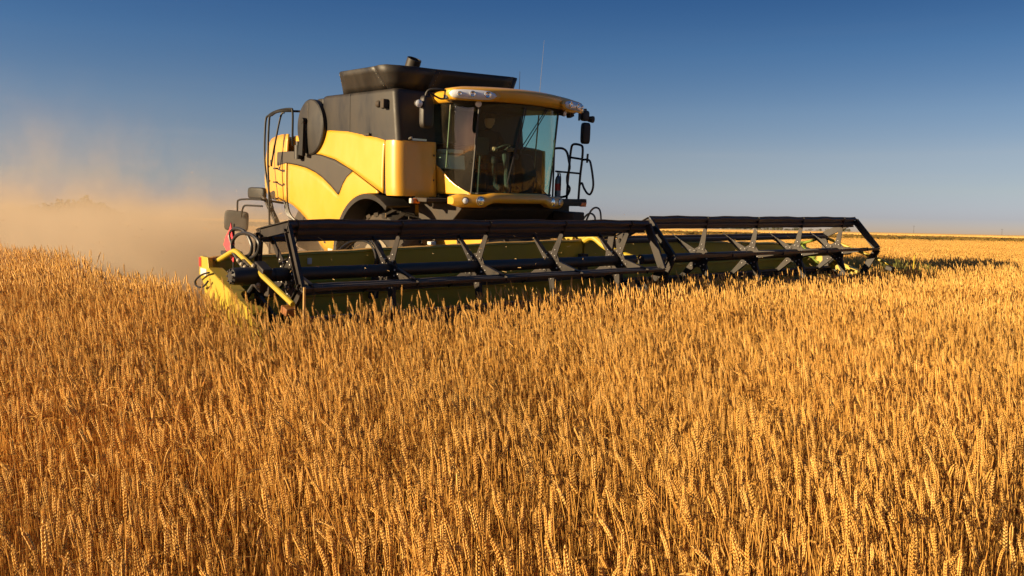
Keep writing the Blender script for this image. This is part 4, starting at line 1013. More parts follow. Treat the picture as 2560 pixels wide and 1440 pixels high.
# ------------------------------------------------------------------ wheat
def wheat_mat(name, cols, rough=0.6, trans=0.0, fine=0.25):
    m = bpy.data.materials.new(name); m.use_nodes = True; nt = m.node_tree; b = nt.nodes['Principled BSDF']
    b.inputs['Roughness'].default_value = rough; b.inputs['Specular IOR Level'].default_value = 0.35
    oi = nt.nodes.new('ShaderNodeObjectInfo'); rp = nt.nodes.new('ShaderNodeValToRGB')
    el = rp.color_ramp.elements
    while len(el) < len(cols): el.new(0.5)
    for i, c in enumerate(cols): el[i].position = i / (len(cols) - 1); el[i].color = (*c, 1)
    tn = nt.nodes.new('ShaderNodeAttribute'); tn.attribute_name = 'tone'
    ad = nt.nodes.new('ShaderNodeMath'); ad.operation = 'ADD'; nt.links.new(oi.outputs['Random'], ad.inputs[0]); nt.links.new(tn.outputs['Fac'], ad.inputs[1])
    fc = nt.nodes.new('ShaderNodeMath'); fc.operation = 'FRACT'; nt.links.new(ad.outputs[0], fc.inputs[0]); nt.links.new(fc.outputs[0], rp.inputs[0])
    g = nt.nodes.new('ShaderNodeTexCoord'); n = nt.nodes.new('ShaderNodeTexNoise'); n.inputs['Scale'].default_value = 45; n.inputs['Detail'].default_value = 3
    nt.links.new(g.outputs['Object'], n.inputs['Vector'])
    # slow drift of ripeness over the field
    gp = nt.nodes.new('ShaderNodeNewGeometry'); n2 = nt.nodes.new('ShaderNodeTexNoise'); n2.inputs['Scale'].default_value = 0.55; n2.inputs['Detail'].default_value = 3
    nt.links.new(gp.outputs['Position'], n2.inputs['Vector'])
    add = nt.nodes.new('ShaderNodeMath'); add.operation = 'ADD'; nt.links.new(n.outputs[0], add.inputs[0]); nt.links.new(n2.outputs[0], add.inputs[1])
    mr = nt.nodes.new('ShaderNodeMapRange'); mr.inputs['From Min'].default_value = 0.6; mr.inputs['From Max'].default_value = 1.4
    mr.inputs['To Min'].default_value = 1 - fine; mr.inputs['To Max'].default_value = 1 + fine
    nt.links.new(add.outputs[0], mr.inputs[0])
    mx = nt.nodes.new('ShaderNodeVectorMath'); mx.operation = 'SCALE'; nt.links.new(rp.outputs[0], mx.inputs[0]); nt.links.new(mr.outputs[0], mx.inputs['Scale'])
    nt.links.new(mx.outputs[0], b.inputs['Base Color'])
    if trans:
        out = nt.nodes['Material Output']; t = nt.nodes.new('ShaderNodeBsdfTranslucent'); ms = nt.nodes.new('ShaderNodeMixShader'); ms.inputs[0].default_value = trans
        nt.links.new(mx.outputs[0], t.inputs[0]); nt.links.new(b.outputs[0], ms.inputs[1]); nt.links.new(t.outputs[0], ms.inputs[2]); nt.links.new(ms.outputs[0], out.inputs[0])
    return m


M['ear'] = wheat_mat('wheat_ear', [(0.60, 0.325, 0.07), (0.74, 0.43, 0.105), (0.66, 0.37, 0.08), (0.80, 0.50, 0.15), (0.63, 0.345, 0.075)], 0.55, 0.22)
M['stem'] = wheat_mat('wheat_stem', [(0.72, 0.385, 0.085), (0.82, 0.48, 0.13), (0.64, 0.325, 0.065), (0.78, 0.45, 0.105)], 0.40, 0.28)
M['leaf'] = wheat_mat('wheat_leaf', [(0.50, 0.26, 0.045), (0.62, 0.36, 0.09), (0.44, 0.21, 0.035)], 0.6, 0.4)
M['tuft'] = wheat_mat('dry_grass', [(0.15, 0.095, 0.012), (0.25, 0.15, 0.024), (0.20, 0.12, 0.016), (0.11, 0.08, 0.012)], 0.7, 0.2)
M['gold'] = wheat_mat('far_ripe_crop', [(0.70, 0.40, 0.10), (0.78, 0.47, 0.14), (0.74, 0.43, 0.12)], 0.7, 0.2)

proto_col = bpy.data.collections.new('wheat_forms')     # not linked to the scene: only instanced


class WB:
    """triangles with a material index"""
    def __init__(s): s.v = []; s.f = []; s.m = []; s.t = []; s.tone = 0.0

    def add(s, vs, fs, mi):
        s.t += [s.tone] * len(vs); n = len(s.v); s.v += [tuple(p) for p in vs]; s.f += [tuple(i + n for i in f) for f in fs]; s.m += [mi] * len(fs)

    def stalk(s, path, r0, r1, mi, n=3):
        m = len(path); vs = []
        for i, p in enumerate(path):
            t = (path[min(i + 1, m - 1)] - path[max(i - 1, 0)]).normalized(); a = t.orthogonal().normalized(); b = t.cross(a); rr = r0 + (r1 - r0) * i / (m - 1)
            vs += [p + (a * math.cos(2 * math.pi * k / n) + b * math.sin(2 * math.pi * k / n)) * rr for k in range(n)]
        s.add(vs, [(i * n + k, i * n + (k + 1) % n, (i + 1) * n + (k + 1) % n, (i + 1) * n + k) for i in range(m - 1) for k in range(n)], mi)

    def kernel(s, base, d, ln, wd, mi, side, n=4):
        a = (side - d * side.dot(d)).normalized(); b = d.cross(a); mid = base + d * ln * 0.42
        vs = [base] + [mid + (a * math.cos(2 * math.pi * k / n + 0.4) * wd + b * math.sin(2 * math.pi * k / n + 0.4) * wd * 0.85) for k in range(n)] + [base + d * ln]
        fs = [(0, 1 + (k + 1) % n, 1 + k) for k in range(n)] + [(1 + k, 1 + (k + 1) % n, n + 1) for k in range(n)]
        s.add(vs, fs, mi)

    def ribbon(s, path, w, mi, twist=0.0):
        m = len(path); vs = []
        for i, p in enumerate(path):
            t = (path[min(i + 1, m - 1)] - path[max(i - 1, 0)]).normalized(); a = t.cross(Vector((0, 0, 1)))
            a = a.normalized() if a.length > 1e-3 else Vector((1, 0, 0)); a = Matrix.Rotation(twist * i / m, 3, t) @ a
            ww = w * math.sin(math.pi * (0.15 + 0.85 * (1 - i / (m - 1)))) ** 0.6 if i < m - 1 else 0.0005
            vs += [p - a * ww / 2, p + a * ww / 2]
        s.add(vs, [(2 * i, 2 * i + 1, 2 * i + 3, 2 * i + 2) for i in range(m - 1)], mi)

    def build(s, name, mats, smooth_=True):
        me = bpy.data.meshes.new(name); me.from_pydata(s.v, [], s.f)
        for m_ in mats: me.materials.append(M[m_])
        at = me.attributes.new('tone', 'FLOAT', 'POINT'); at.data.foreach_set('value', s.t)
        me.polygons.foreach_set('material_index', s.m); me.polygons.foreach_set('use_smooth', [smooth_] * len(s.f)); me.update()
        o = bpy.data.objects.new(name, me); proto_col.objects.link(o); return o


def plant(wb, base, h, lean, az, detail, rg, ear_l=0.076):
    """one stem with its ear; lean in radians at the top"""
    dx, dy = math.cos(az), math.sin(az); path = []; n = {0: 8, 1: 5, 2: 3}[detail]
    pos = Vector(base); seg = h / (n - 1); path.append(pos.copy()); wob = rg.uniform(-0.04, 0.04)
    for i in range(1, n):
        u = i / (n - 1); a = lean * (0.10 + 0.9 * u ** 2.2); d = Vector((math.sin(a) * dx + wob * (u - 0.5), math.sin(a) * dy, math.cos(a)))
        pos = pos + d * seg; path.append(pos.copy())
    wb.stalk(path, 0.0021, 0.0013, 1, 3)
    d = (path[-1] - path[-2]).normalized(); e_lean = lean * 1.25 + rg.uniform(-0.1, 0.25)
    tip_d = Vector((math.sin(e_lean) * dx, math.sin(e_lean) * dy, math.cos(e_lean)))
    side = Vector((-dy, dx, 0)); side = Matrix.Rotation(rg.uniform(0, 3.14), 3, d) @ side
    ear_l *= rg.uniform(0.7, 1.3)
    if detail == 0:
        nn = 17; p = path[-1].copy()
        for i in range(nn):
            u = i / (nn - 1); dd = d.lerp(tip_d, u).normalized(); sd = (side - dd * side.dot(dd)).normalized(); fr = dd.cross(sd)
            sg = 1 if i % 2 == 0 else -1; k = math.sin(math.pi * (0.12 + 0.80 * (1 - u) ** 0.8)) ** 0.5; k = 0.62 + 0.38 * k if u < 0.85 else 0.6
            for q in (-1, 1):
                out = (dd * 1.0 + sd * sg * 0.30 + fr * q * 0.20).normalized()
                wb.kernel(p + sd * sg * 0.0016 + fr * q * 0.0013, out, 0.0138 * k * rg.uniform(0.9, 1.15), 0.0029 * k, 0, fr)
            if u > 0.55 and rg.random() < 0.8:
                b0 = p + (dd + sd * sg * 0.3).normalized() * 0.013; aw = (dd + sd * sg * 0.25 + fr * rg.uniform(-0.2, 0.2)).normalized() * rg.uniform(0.006, 0.016)
                wb.add([b0 - fr * 0.0005, b0 + fr * 0.0005, b0 + aw], [(0, 1, 2)], 1)
            p = p + dd * (ear_l / nn)
        wb.kernel(p, tip_d, 0.014, 0.0028, 0, side)
    elif detail == 1:
        rows = 7; vs = []; p = path[-1].copy()
        for i in range(rows):
            u = i / (rows - 1); dd = d.lerp(tip_d, u).normalized(); sd = (side - dd * side.dot(dd)).normalized(); fr = dd.cross(sd)
            rr = [0.0022, 0.0054, 0.0047, 0.0056, 0.0045, 0.0038, 0.0007][i]; sh = sd * (0.0016 if i % 2 else -0.0016)
            vs += [p + sh + (sd * math.cos(k * math.pi / 2) * rr + fr * math.sin(k * math.pi / 2) * rr * 0.72) for k in range(4)]; p = p + dd * (ear_l * 1.05 / rows)
        wb.add(vs, [(i * 4 + k, i * 4 + (k + 1) % 4, (i + 1) * 4 + (k + 1) % 4, (i + 1) * 4 + k) for i in range(rows - 1) for k in range(4)], 0)
    else:
        wb.kernel(path[-1], tip_d, ear_l * 1.1, 0.0058, 0, side, 3)
    if detail < 2:      # dry, drooping leaves
        for _ in range(rg.choice((1, 2, 2)) if detail == 0 else rg.choice((0, 1))):
            j = rg.randrange(1, n - 1); a = rg.uniform(0, 6.28); ln = rg.uniform(0.10, 0.22); q = path[j].copy(); lp_ = [q.copy()]
            e0 = rg.uniform(0.5, 1.1); m = 6 if detail == 0 else 3
            for i in range(m):
                el = e0 - (i + 1) / m * rg.uniform(1.0, 2.2); q = q + Vector((math.cos(a) * math.cos(el), math.sin(a) * math.cos(el), math.sin(el))) * (ln / m); lp_.append(q.copy())
            wb.ribbon(lp_, rg.uniform(0.005, 0.009), 2, rg.uniform(-3, 3))
    return wb


pr = random.Random(3)
NV0, NV1, NV2, NT0, NT1 = 12, 10, 8, 12, 10


def lean_():
    return abs(pr.gauss(0.0, 0.20)) + 0.05 + (pr.uniform(0.3, 0.7) if pr.random() < 0.07 else 0)


def full_plant(wb, bx_, by_, az):
    wb.tone = pr.random(); plant(wb, (bx_, by_, 0), pr.gauss(0.905, 0.065), lean_(), az, 0, pr)
    for _ in range(4):      # blind tillers beside it
        a_ = pr.uniform(0, 6.28); c_, s_ = math.cos(a_), math.sin(a_); t_ = pr.uniform(0.01, 0.05); wb.tone = pr.random()
        wb.stalk([Vector((bx_ + c_ * 0.024, by_ + s_ * 0.024, 0)), Vector((bx_ + c_ * 0.03, by_ + s_ * 0.03, 0.4)), Vector((bx_ + c_ * (0.03 + t_), by_ + s_ * (0.03 + t_), pr.uniform(0.60, 0.88)))], 0.0021, 0.0011, 1)


for i in range(NV0):        # single plants, for the ragged edges of the crop
    wb = WB(); full_plant(wb, 0, 0, 0); wb.build('wheat_form_a_%02d' % i, ('ear', 'stem', 'leaf'))
for i in range(NV1):
    wb = WB(); wb.tone = pr.random(); plant(wb, (0, 0, 0), pr.gauss(0.915, 0.05), lean_(), 0, 1, pr); wb.build('wheat_form_b_%02d' % i, ('ear', 'stem', 'leaf'))
for i in range(NV2):
    wb = WB()
    for q in range(430): wb.tone = pr.random(); plant(wb, (pr.uniform(-0.9, 0.9), pr.uniform(-0.9, 0.9), 0), pr.gauss(0.91, 0.055), lean_(), math.pi + pr.gauss(0, 0.9), 2, pr, 0.095)
    wb.build('wheat_form_c_%02d' % i, ('ear', 'stem', 'leaf'))
T0, T1 = 0.5, 0.9
for i in range(NT0):        # half-metre stands of plants
    wb = WB()
    for q in range(int(T0 * T0 * pr.uniform(185, 260))): full_plant(wb, pr.uniform(-0.52, 0.52) * T0, pr.uniform(-0.52, 0.52) * T0, math.pi * 0.97 + pr.gauss(0, 1.0))
    wb.build('wheat_form_g_%02d' % i, ('ear', 'stem', 'leaf'))
for i in range(NT1):
    wb = WB()
    for q in range(int(T1 * T1 * pr.uniform(260, 345))): wb.tone = pr.random(); plant(wb, (pr.uniform(-0.52, 0.52) * T1, pr.uniform(-0.52, 0.52) * T1, 0), pr.gauss(0.915, 0.05), lean_(), math.pi * 0.97 + pr.gauss(0, 0.95), 1, pr)
    wb.build('wheat_form_h_%02d' % i, ('ear', 'stem', 'leaf'))
# stubble tuft patches for the cut swath
for i in range(4):
    wb = WB()
    for q in range(130):
        x, y = pr.uniform(-0.6, 0.6), round(pr.uniform(-0.6, 0.6) / 0.2) * 0.2 + pr.gauss(0, 0.02); h = pr.uniform(0.12, 0.24)
        wb.stalk([Vector((x, y, 0)), Vector((x + pr.gauss(0, 0.02), y + pr.gauss(0, 0.02), h))], 0.003, 0.002, 1)
    for q in range(50):
        a = pr.uniform(0, 6.28); c = Vector((pr.uniform(-0.6, 0.6), pr.uniform(-0.6, 0.6), pr.uniform(0.02, 0.12))); d = Vector((math.cos(a), math.sin(a), pr.uniform(-0.2, 0.2))) * pr.uniform(0.06, 0.2)
        wb.stalk([c - d, c + d], 0.002, 0.002, 1)
    wb.build('wheat_form_d_%02d' % i, ('ear', 'stem', 'leaf'))


# coarse tussocks for ground too far off to tell single stems apart
for i in range(3):
    wb = WB()
    for q in range(420): wb.kernel(Vector((pr.uniform(-6, 6), pr.uniform(-6, 6), -0.1)), Vector((pr.gauss(-0.1, 0.2), pr.gauss(0, 0.2), 1)).normalized(), pr.uniform(0.16, 0.30), pr.uniform(0.3, 0.6), 0, Vector((1, 0, 0)), 4)
    wb.build('wheat_form_e_%02d' % i, ('tuft', 'stem', 'leaf'), False)
for i in range(3):
    wb = WB()
    for q in range(520): wb.kernel(Vector((pr.uniform(-8, 8), pr.uniform(-8, 8), -0.1)), Vector((pr.gauss(0, 0.1), pr.gauss(0, 0.1), 1)).normalized(), pr.uniform(0.52, 0.58), pr.uniform(0.4, 0.7), 0, Vector((1, 0, 0)), 4)
    wb.build('wheat_form_f_%02d' % i, ('gold', 'stem', 'leaf'), False)


def to_local(x, y):
    dx, dy = x - OW.x, y - OW.y
    return dx * F.x + dy * F.y, dx * L.x + dy * L.y


gz_vec = np.vectorize(ground_z)


def scatter(y0, y1, dens, margin=1.3):
    """random points in the wedge in view (and a step to either side)"""
    area_w = 0.64
    xm = area_w * y1 + margin; n = int((2 * xm) * (y1 - y0) * dens)
    x = nrg.uniform(-xm, xm, n); y = nrg.uniform(y0, y1, n)
    k = np.abs(x) < area_w * y + margin; return x[k], y[k]


def standing(x, y, pad=0.0):
    lx = (x - OW.x) * F.x + (y - OW.y) * F.y; ly = (x - OW.x) * L.x + (y - OW.y) * L.y
    wav = 0.12 * np.sin(lx * 0.9) + 0.08 * np.sin(lx * 2.3 + 1)
    cut = (lx < 3.42 + 0.05 * np.sin(ly * 5) + pad) & (ly > -5.42 + wav - pad) & (ly < 5.5 + wav + pad)
    shoe = (lx < 4.15) & (lx > 1.5) & (np.abs(np.abs(ly) - 5.46) < 0.07)
    return ~(cut | shoe)


PX, PY, PI, PR, PS = [], [], [], [], []
order = sorted(o.name for o in proto_col.objects); base_i = {c: order.index('wheat_form_%s_00' % c) for c in 'abcdefgh'}


def place(x, y, cls, nvar, smin, smax, az_mu, az_sd, tilt=0.07):
    n = len(x); PX.append(x); PY.append(y); PI.append(base_i[cls] + nrg.integers(0, nvar, n))
    az = nrg.normal(az_mu, az_sd, n) if az_sd < 50 else nrg.uniform(0, 2 * math.pi, n)
    PR.append(np.stack([nrg.normal(0, tilt, n), nrg.normal(0, tilt, n), az], 1))
    hs = (1.0 + 0.11 * np.clip((y - 4.0) / 4.0, 0, 1)) * (1 + 0.0 * x)
    hs *= 1 + 0.035 * np.sin(x * 0.8 + np.sin(y * 0.6)) + 0.025 * np.sin(y * 2.1 + x)
    PS.append(nrg.uniform(smin, smax, n) * hs)


FARE = 88.0


def tiles(y0, y1, t, cls, nvar, single, nsing, dens):
    """stands on a jittered grid inside the crop, single plants where a stand would cross its edge"""
    ys = np.arange(y0 + t / 2, y1, t); X, Y = [], []
    for yy in ys:
        xm = 0.64 * yy + 1.3; xs = np.arange(-math.ceil(xm / t) * t, xm, t) + (t / 2 if int(round(yy / t)) % 2 else 0); X.append(xs); Y.append(np.full(len(xs), yy))
    X = np.concatenate(X); Y = np.concatenate(Y); h = t * 0.5
    full = np.ones(len(X), bool); some = np.zeros(len(X), bool)
    for dx in np.linspace(-1.25 * h, 1.25 * h, 6):
        for dy in np.linspace(-1.25 * h, 1.25 * h, 6):
            st_ = standing(X + dx, Y + dy) & (np.hypot(X + dx, Y + dy) > 1.2); full &= st_; some |= st_
    n = int(full.sum()); place(X[full] + nrg.uniform(-0.07, 0.07, n), Y[full] + nrg.uniform(-0.07, 0.07, n), cls, nvar, 0.97, 1.07, 0.0, 0.22, 0.015)
    e = np.where(some & ~full)[0]; m = int(t * t * dens)
    x = np.repeat(X[e], m) + nrg.uniform(-h, h, len(e) * m); y = np.repeat(Y[e], m) + nrg.uniform(-h, h, len(e) * m)
    k = standing(x, y) & (np.hypot(x, y) > 1.2); place(x[k], y[k], single, nsing, 0.95, 1.10, math.pi * 0.97, 1.0)
    lx_ = (x[k] - OW.x) * F.x + (y[k] - OW.y) * F.y; ly_ = (x[k] - OW.x) * L.x + (y[k] - OW.y) * L.y
    pull = np.clip((4.2 - lx_) / 0.8, 0, 1) * (np.abs(ly_) < 5.3) * (lx_ > 3.0) * nrg.uniform(0.0, 0.5, int(k.sum()))
    PR[-1][:, 0] += pull * F.y; PR[-1][:, 1] += -pull * F.x        # tipped back along the direction of travel


tiles(1.0, 9.0, T0, 'g', NT0, 'a', NV0, 200)
tiles(9.0, 9.0 + 14 * T1, T1, 'h', NT1, 'b', NV1, 280)
MID = 9.0 + 14 * T1
x, y = scatter(MID, 48, 0.75, 4); k = standing(x, y, 0.8); place(x[k], y[k], 'c', NV2, 0.97, 1.08, 0, 0.25, 0.01)
x, y = scatter(48, FARE, 0.42, 8); k = standing(x, y, 0.8); place(x[k], y[k], 'c', NV2, 0.97, 1.08, 0, 0.25, 0.01)
# cut swath behind the header
x, y = scatter(8, 40, 1.1, 6); lx = (x - OW.x) * F.x + (y - OW.y) * F.y; ly = (x - OW.x) * L.x + (y - OW.y) * L.y
k = (lx < 2.6) & (np.abs(ly) < 4.9)
stx, sty = x[k], y[k]
vx, vy = scatter(90, 172, 0.022, 10)
fx_, fy_ = scatter(178, 520, 0.006, 20)


def instancer(name, xs, ys, idx, rot, scl, zoff=0.0):
    zs = gz_vec(xs, ys) + zoff
    me = bpy.data.meshes.new(name); me.vertices.add(len(xs)); me.vertices.foreach_set('co', np.stack([xs, ys, zs], 1).astype(np.float32).ravel())
    a = me.attributes.new('form', 'INT', 'POINT'); a.data.foreach_set('value', idx.astype(np.int32))
    a = me.attributes.new('turn', 'FLOAT_VECTOR', 'POINT'); a.data.foreach_set('vector', rot.astype(np.float32).ravel())
    a = me.attributes.new('size', 'FLOAT', 'POINT'); a.data.foreach_set('value', scl.astype(np.float32))
    o = bpy.data.objects.new(name, me); scene.collection.objects.link(o)
    ng = bpy.data.node_groups.new(name + '_nodes', 'GeometryNodeTree')
    ng.interface.new_socket('Geometry', in_out='INPUT', socket_type='NodeSocketGeometry'); ng.interface.new_socket('Geometry', in_out='OUTPUT', socket_type='NodeSocketGeometry')
    gi = ng.nodes.new('NodeGroupInput'); go = ng.nodes.new('NodeGroupOutput'); ip = ng.nodes.new('GeometryNodeInstanceOnPoints')
    ci = ng.nodes.new('GeometryNodeCollectionInfo'); ci.inputs['Collection'].default_value = proto_col; ci.inputs['Separate Children'].default_value = True; ci.inputs['Reset Children'].default_value = True

    def attr(nm, ty):
        n_ = ng.nodes.new('GeometryNodeInputNamedAttribute'); n_.data_type = ty; n_.inputs['Name'].default_value = nm; return n_.outputs['Attribute']
    ng.links.new(gi.outputs[0], ip.inputs['Points']); ng.links.new(ci.outputs[0], ip.inputs['Instance']); ip.inputs['Pick Instance'].default_value = True
    ng.links.new(attr('form', 'INT'), ip.inputs['Instance Index'])
    e2r = ng.nodes.new('FunctionNodeEulerToRotation'); ng.links.new(attr('turn', 'FLOAT_VECTOR'), e2r.inputs[0]); ng.links.new(e2r.outputs[0], ip.inputs['Rotation'])
    ng.links.new(attr('size', 'FLOAT'), ip.inputs['Scale']); ng.links.new(ip.outputs[0], go.inputs[0])
    md = o.modifiers.new('scatter', 'NODES'); md.node_group = ng
    return o


wheat = instancer('wheat_crop', np.concatenate(PX), np.concatenate(PY), np.concatenate(PI), np.concatenate(PR), np.concatenate(PS), -0.02)
tag(wheat, 'ripe golden standing wheat filling the field around the combine', 'wheat', kind='stuff')
st = instancer('wheat_stubble', stx, sty, base_i['d'] + nrg.integers(0, 4, len(stx)), np.stack([0 * stx, 0 * stx, np.full(len(stx), math.atan2(F.y, F.x))], 1), np.ones(len(stx)))
tag(st, 'short cut stubble in the swath behind the combine', 'stubble', kind='stuff')

vg = instancer('grass_verge', vx, vy, base_i['e'] + nrg.integers(0, 3, len(vx)), np.stack([0 * vx, 0 * vx, nrg.uniform(0, 6.28, len(vx))], 1), nrg.uniform(0.8, 1.25, len(vx)))
tag(vg, 'olive brown rough grass strip beyond the wheat', 'grass', kind='stuff')
ff = instancer('far_crop', fx_, fy_, base_i['f'] + nrg.integers(0, 3, len(fx_)), np.stack([0 * fx_, 0 * fx_, nrg.uniform(0, 6.28, len(fx_))], 1), np.ones(len(fx_)))
tag(ff, 'thin golden band of crop along the horizon', 'crop', kind='stuff')

# loose straw and chaff in the air round the header and in the dust
M['chaff'] = wheat_mat('loose_straw', [(0.60, 0.36, 0.12), (0.75, 0.50, 0.22)], 0.5, 0.2)
cr = random.Random(21); mb = MB()
for q in range(330):
    if q < 120: c = POSE @ Vector((cr.uniform(2.2, 4.0), cr.uniform(-5.6, 5.4), cr.uniform(1.0, 1.75)))
    elif q < 200: c = POSE @ Vector((cr.uniform(-0.5, 1.8), cr.uniform(-5.6, 3.0), cr.uniform(1.0, 1.9)))
    else: c = POSE @ Vector((-4.5 - abs(cr.gauss(0, 4)), cr.gauss(-3.5, 2.5), 0.7 + abs(cr.gauss(0, 0.8))))
    d = Vector((cr.gauss(0, 1), cr.gauss(0, 1), cr.gauss(0, 0.7))).normalized() * cr.choice((0.008, 0.012, 0.018, 0.03)); mb.tube([c - d, c + d], 0.0022, 4)
tag(mb.build('flying_chaff', 'chaff', recalc=False), 'loose straw and chaff flying round the header and in the dust', 'chaff', kind='stuff')

# ------------------------------------------------------------------ far things
M['tree'] = mat('far_foliage', (0.055, 0.062, 0.030), 0.9, dust=(0.10, 0.09, 0.05), dust_amt=0.8, dust_scale=0.5)


def tree_row(name, label, specs, seed):
    rg = random.Random(seed); mb = MB()
    for (cx_, cy_, h, w) in specs:
        z0 = ground_z(cx_, cy_) - 0.3; n = int(60 + 12 * h)
        mb.tube([(cx_, cy_, z0), (cx_, cy_, z0 + h * 0.6)], 0.04 * h, 5, r1=0.01 * h)
        for _ in range(n):
            while True:
                p = Vector((rg.uniform(-1, 1), rg.uniform(-1, 1), rg.uniform(-1, 1)))
                if p.length < 1: break
            c = Vector((cx_ + p.x * w / 2, cy_ + p.y * w / 2, z0 + h * (0.55 + 0.45 * p.z) * rg.uniform(0.8, 1.05))); r_ = rg.uniform(0.06, 0.13) * h
            q = Euler((rg.uniform(0, 6), rg.uniform(0, 6), rg.uniform(0, 6))).to_matrix()
            mb.add([c + q @ Vector(v) * r_ for v in ((1, 0, 0), (-0.6, 0.8, 0), (-0.5, -0.9, 0.1), (0.1, 0, 0.9))], [(0, 1, 2), (0, 1, 3), (1, 2, 3), (2, 0, 3)])
    o = mb.build(name, 'tree', recalc=False, angle=10); return tag(o, label, 'trees', kind='stuff')


rg = random.Random(5)
specs = []
for i in range(46):
    px = -120 + 470 * i / 45 + rg.uniform(-8, 8); d = 150 + rg.uniform(-12, 12)
    hpx = (30 + 22 * smooth(60, 150, px) * (1 - smooth(200, 300, px))) * rg.uniform(0.7, 1.1); hpx *= 1 - 0.5 * smooth(230, 340, px)
    specs.append(((px - 1280) / 2186 * d, d, hpx * d / 2186 * 0.95 + 0.6, rg.uniform(3, 5)))
tree_row('tree_belt', 'dim belt of trees behind the dust at far left', specs, 8)
specs = []
for i in range(120):
    px = 1560 + 560 * (i / 119) ** 0.9 + rg.uniform(-5, 5); d = 1050 + rg.uniform(-60, 60)
    if 1990 < px < 2060 and rg.random() < 0.7: continue
    specs.append(((px - 1280) / 2186 * d, d, rg.uniform(2.0, 4.4) * (1.3 if 1720 < px < 1810 else 1.0), rg.uniform(3.5, 7)))
tree_row('tree_line', 'tiny dark tree line on the horizon beyond the reel', specs, 9)
for i, (px, h, lb) in enumerate(((1786, 9.0, 'thin far utility pole above the horizon tree line'), (2278, 8.0, 'thin far utility pole on the horizon right of the reel'), (2498, 6.5, 'thin far utility pole near the right picture edge'))):
    d = 900; x_ = (px - 1280) / 2186 * d; z0 = ground_z(x_, d)
    po = empty('utility_pole', Matrix.Translation((x_, d, z0))); tag(po, lb, 'utility pole', 'far utility poles')
    mb = MB(); mb.tube([(0, 0, -0.5), (0, 0, h)], 0.14, 7, r1=0.10); mb.build('pole', 'dark', po)
    mb = MB(); mb.beam((-1.1, 0, h - 0.7), (1.1, 0, h - 0.7), 0.10, 0.14); mb.build('cross_arm', 'dark', po)


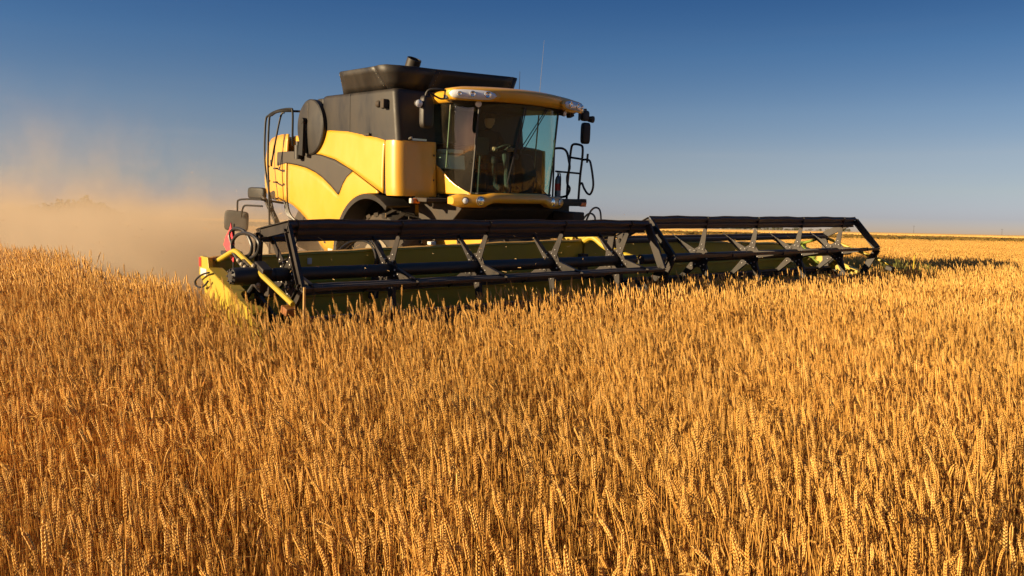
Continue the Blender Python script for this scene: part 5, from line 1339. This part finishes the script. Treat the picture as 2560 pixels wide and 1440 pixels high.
# ------------------------------------------------------------------ dust thrown up behind the machine
def dust_cloud():
    yaw = math.atan2(F.y, F.x); x0, x1, y0, y1, z0, z1 = -58.0, 1.2, -11.0, 9.0, -0.6, 7.5
    mb = MB(); mb.box(((x0 + x1) / 2, (y0 + y1) / 2, (z0 + z1) / 2), (x1 - x0, y1 - y0, z1 - z0))
    m = bpy.data.materials.new('dust'); m.use_nodes = True; nt = m.node_tree; nt.nodes.clear()
    out = nt.nodes.new('ShaderNodeOutputMaterial'); pv = nt.nodes.new('ShaderNodeVolumePrincipled')
    pv.inputs['Color'].default_value = (0.75, 0.605, 0.44, 1); pv.inputs['Anisotropy'].default_value = 0.15
    tc = nt.nodes.new('ShaderNodeTexCoord'); sep = nt.nodes.new('ShaderNodeSeparateXYZ'); nt.links.new(tc.outputs['Object'], sep.inputs[0])

    def val(v):
        return v if not isinstance(v, (int, float)) else None

    def math_(op, a, b=None):
        n = nt.nodes.new('ShaderNodeMath'); n.operation = op
        for i, v in enumerate((a, b)):
            if v is None: continue
            if isinstance(v, (int, float)): n.inputs[i].default_value = v
            else: nt.links.new(v, n.inputs[i])
        return n.outputs[0]

    def ramp(v, a, b, c=0.0, d=1.0):
        n = nt.nodes.new('ShaderNodeMapRange'); n.interpolation_type = 'SMOOTHSTEP'
        for i, q in zip((1, 2, 3, 4), (a, b, c, d)):
            if isinstance(q, (int, float)): n.inputs[i].default_value = q
            else: nt.links.new(q, n.inputs[i])
        nt.links.new(v, n.inputs[0]); return n.outputs[0]

    def noise(scale, detail, st=(1, 1, 1), off=(0, 0, 0)):
        n = nt.nodes.new('ShaderNodeTexNoise'); n.inputs['Scale'].default_value = scale; n.inputs['Detail'].default_value = detail; n.inputs['Roughness'].default_value = 0.55
        mp_ = nt.nodes.new('ShaderNodeMapping'); mp_.inputs['Scale'].default_value = st; mp_.inputs['Location'].default_value = off
        nt.links.new(tc.outputs['Object'], mp_.inputs[0]); nt.links.new(mp_.outputs[0], n.inputs['Vector']); return n.outputs[0]
    X_, Y_, Z_ = sep.outputs
    nz = noise(0.55, 5.0, (1, 1, 0.75))
    big = noise(0.11, 2.0, (1, 1, 0.6), (3, 1, 2))
    back = math_('MULTIPLY', X_, -1.0)                       # metres behind the origin
    puff = math_('SINE', math_('ADD', math_('MULTIPLY', back, 0.44), -2.8))            # billows thrown out at intervals
    height = math_('ADD', math_('ADD', 1.40, math_('MULTIPLY', puff, 0.50)), math_('MULTIPLY', math_('SUBTRACT', big, 0.5), 5.0))
    hz = math_('DIVIDE', Z_, math_('MAXIMUM', height, 0.6)); fz = math_('EXPONENT', math_('MULTIPLY', math_('POWER', math_('MAXIMUM', hz, 0.0), 1.6), -1.0))
    fx = ramp(back, 2.6, 6.5)
    fy = math_('MULTIPLY', ramp(Y_, -9.5, -4.5), ramp(Y_, 7.0, 3.0))
    fn = ramp(nz, 0.43, 0.60, 0.02, 2.0)
    main = math_('MULTIPLY', math_('MULTIPLY', math_('MULTIPLY', fz, fx), math_('MULTIPLY', fy, fn)), 0.24)
    low = math_('MULTIPLY', math_('MULTIPLY', ramp(Z_, 2.0, 0.5), ramp(back, -0.8, 2.2)), math_('MULTIPLY', ramp(Y_, -4.5, -1.5), math_('MULTIPLY', ramp(Y_, 4.0, 1.5), 0.04)))
    hug = math_('MULTIPLY', math_('MULTIPLY', ramp(Z_, 2.5, 0.8), ramp(back, 0.5, 5.0)), math_('MULTIPLY', math_('MULTIPLY', ramp(Y_, -7.0, -5.0), ramp(Y_, 6.5, 4.0)), math_('MULTIPLY', fn, 0.13)))
    low = math_('ADD', low, hug)
    nt.links.new(math_('ADD', main, low), pv.inputs['Density'])
    nt.links.new(pv.outputs[0], out.inputs['Volume'])
    o = mb.build('dust_cloud', m); o.matrix_world = Matrix.Translation((OW.x, OW.y, 0.1)) @ Matrix.Rotation(yaw, 4, 'Z')
    tag(o, 'tan dust cloud billowing behind the combine at left', 'dust', kind='stuff')


dust_cloud()
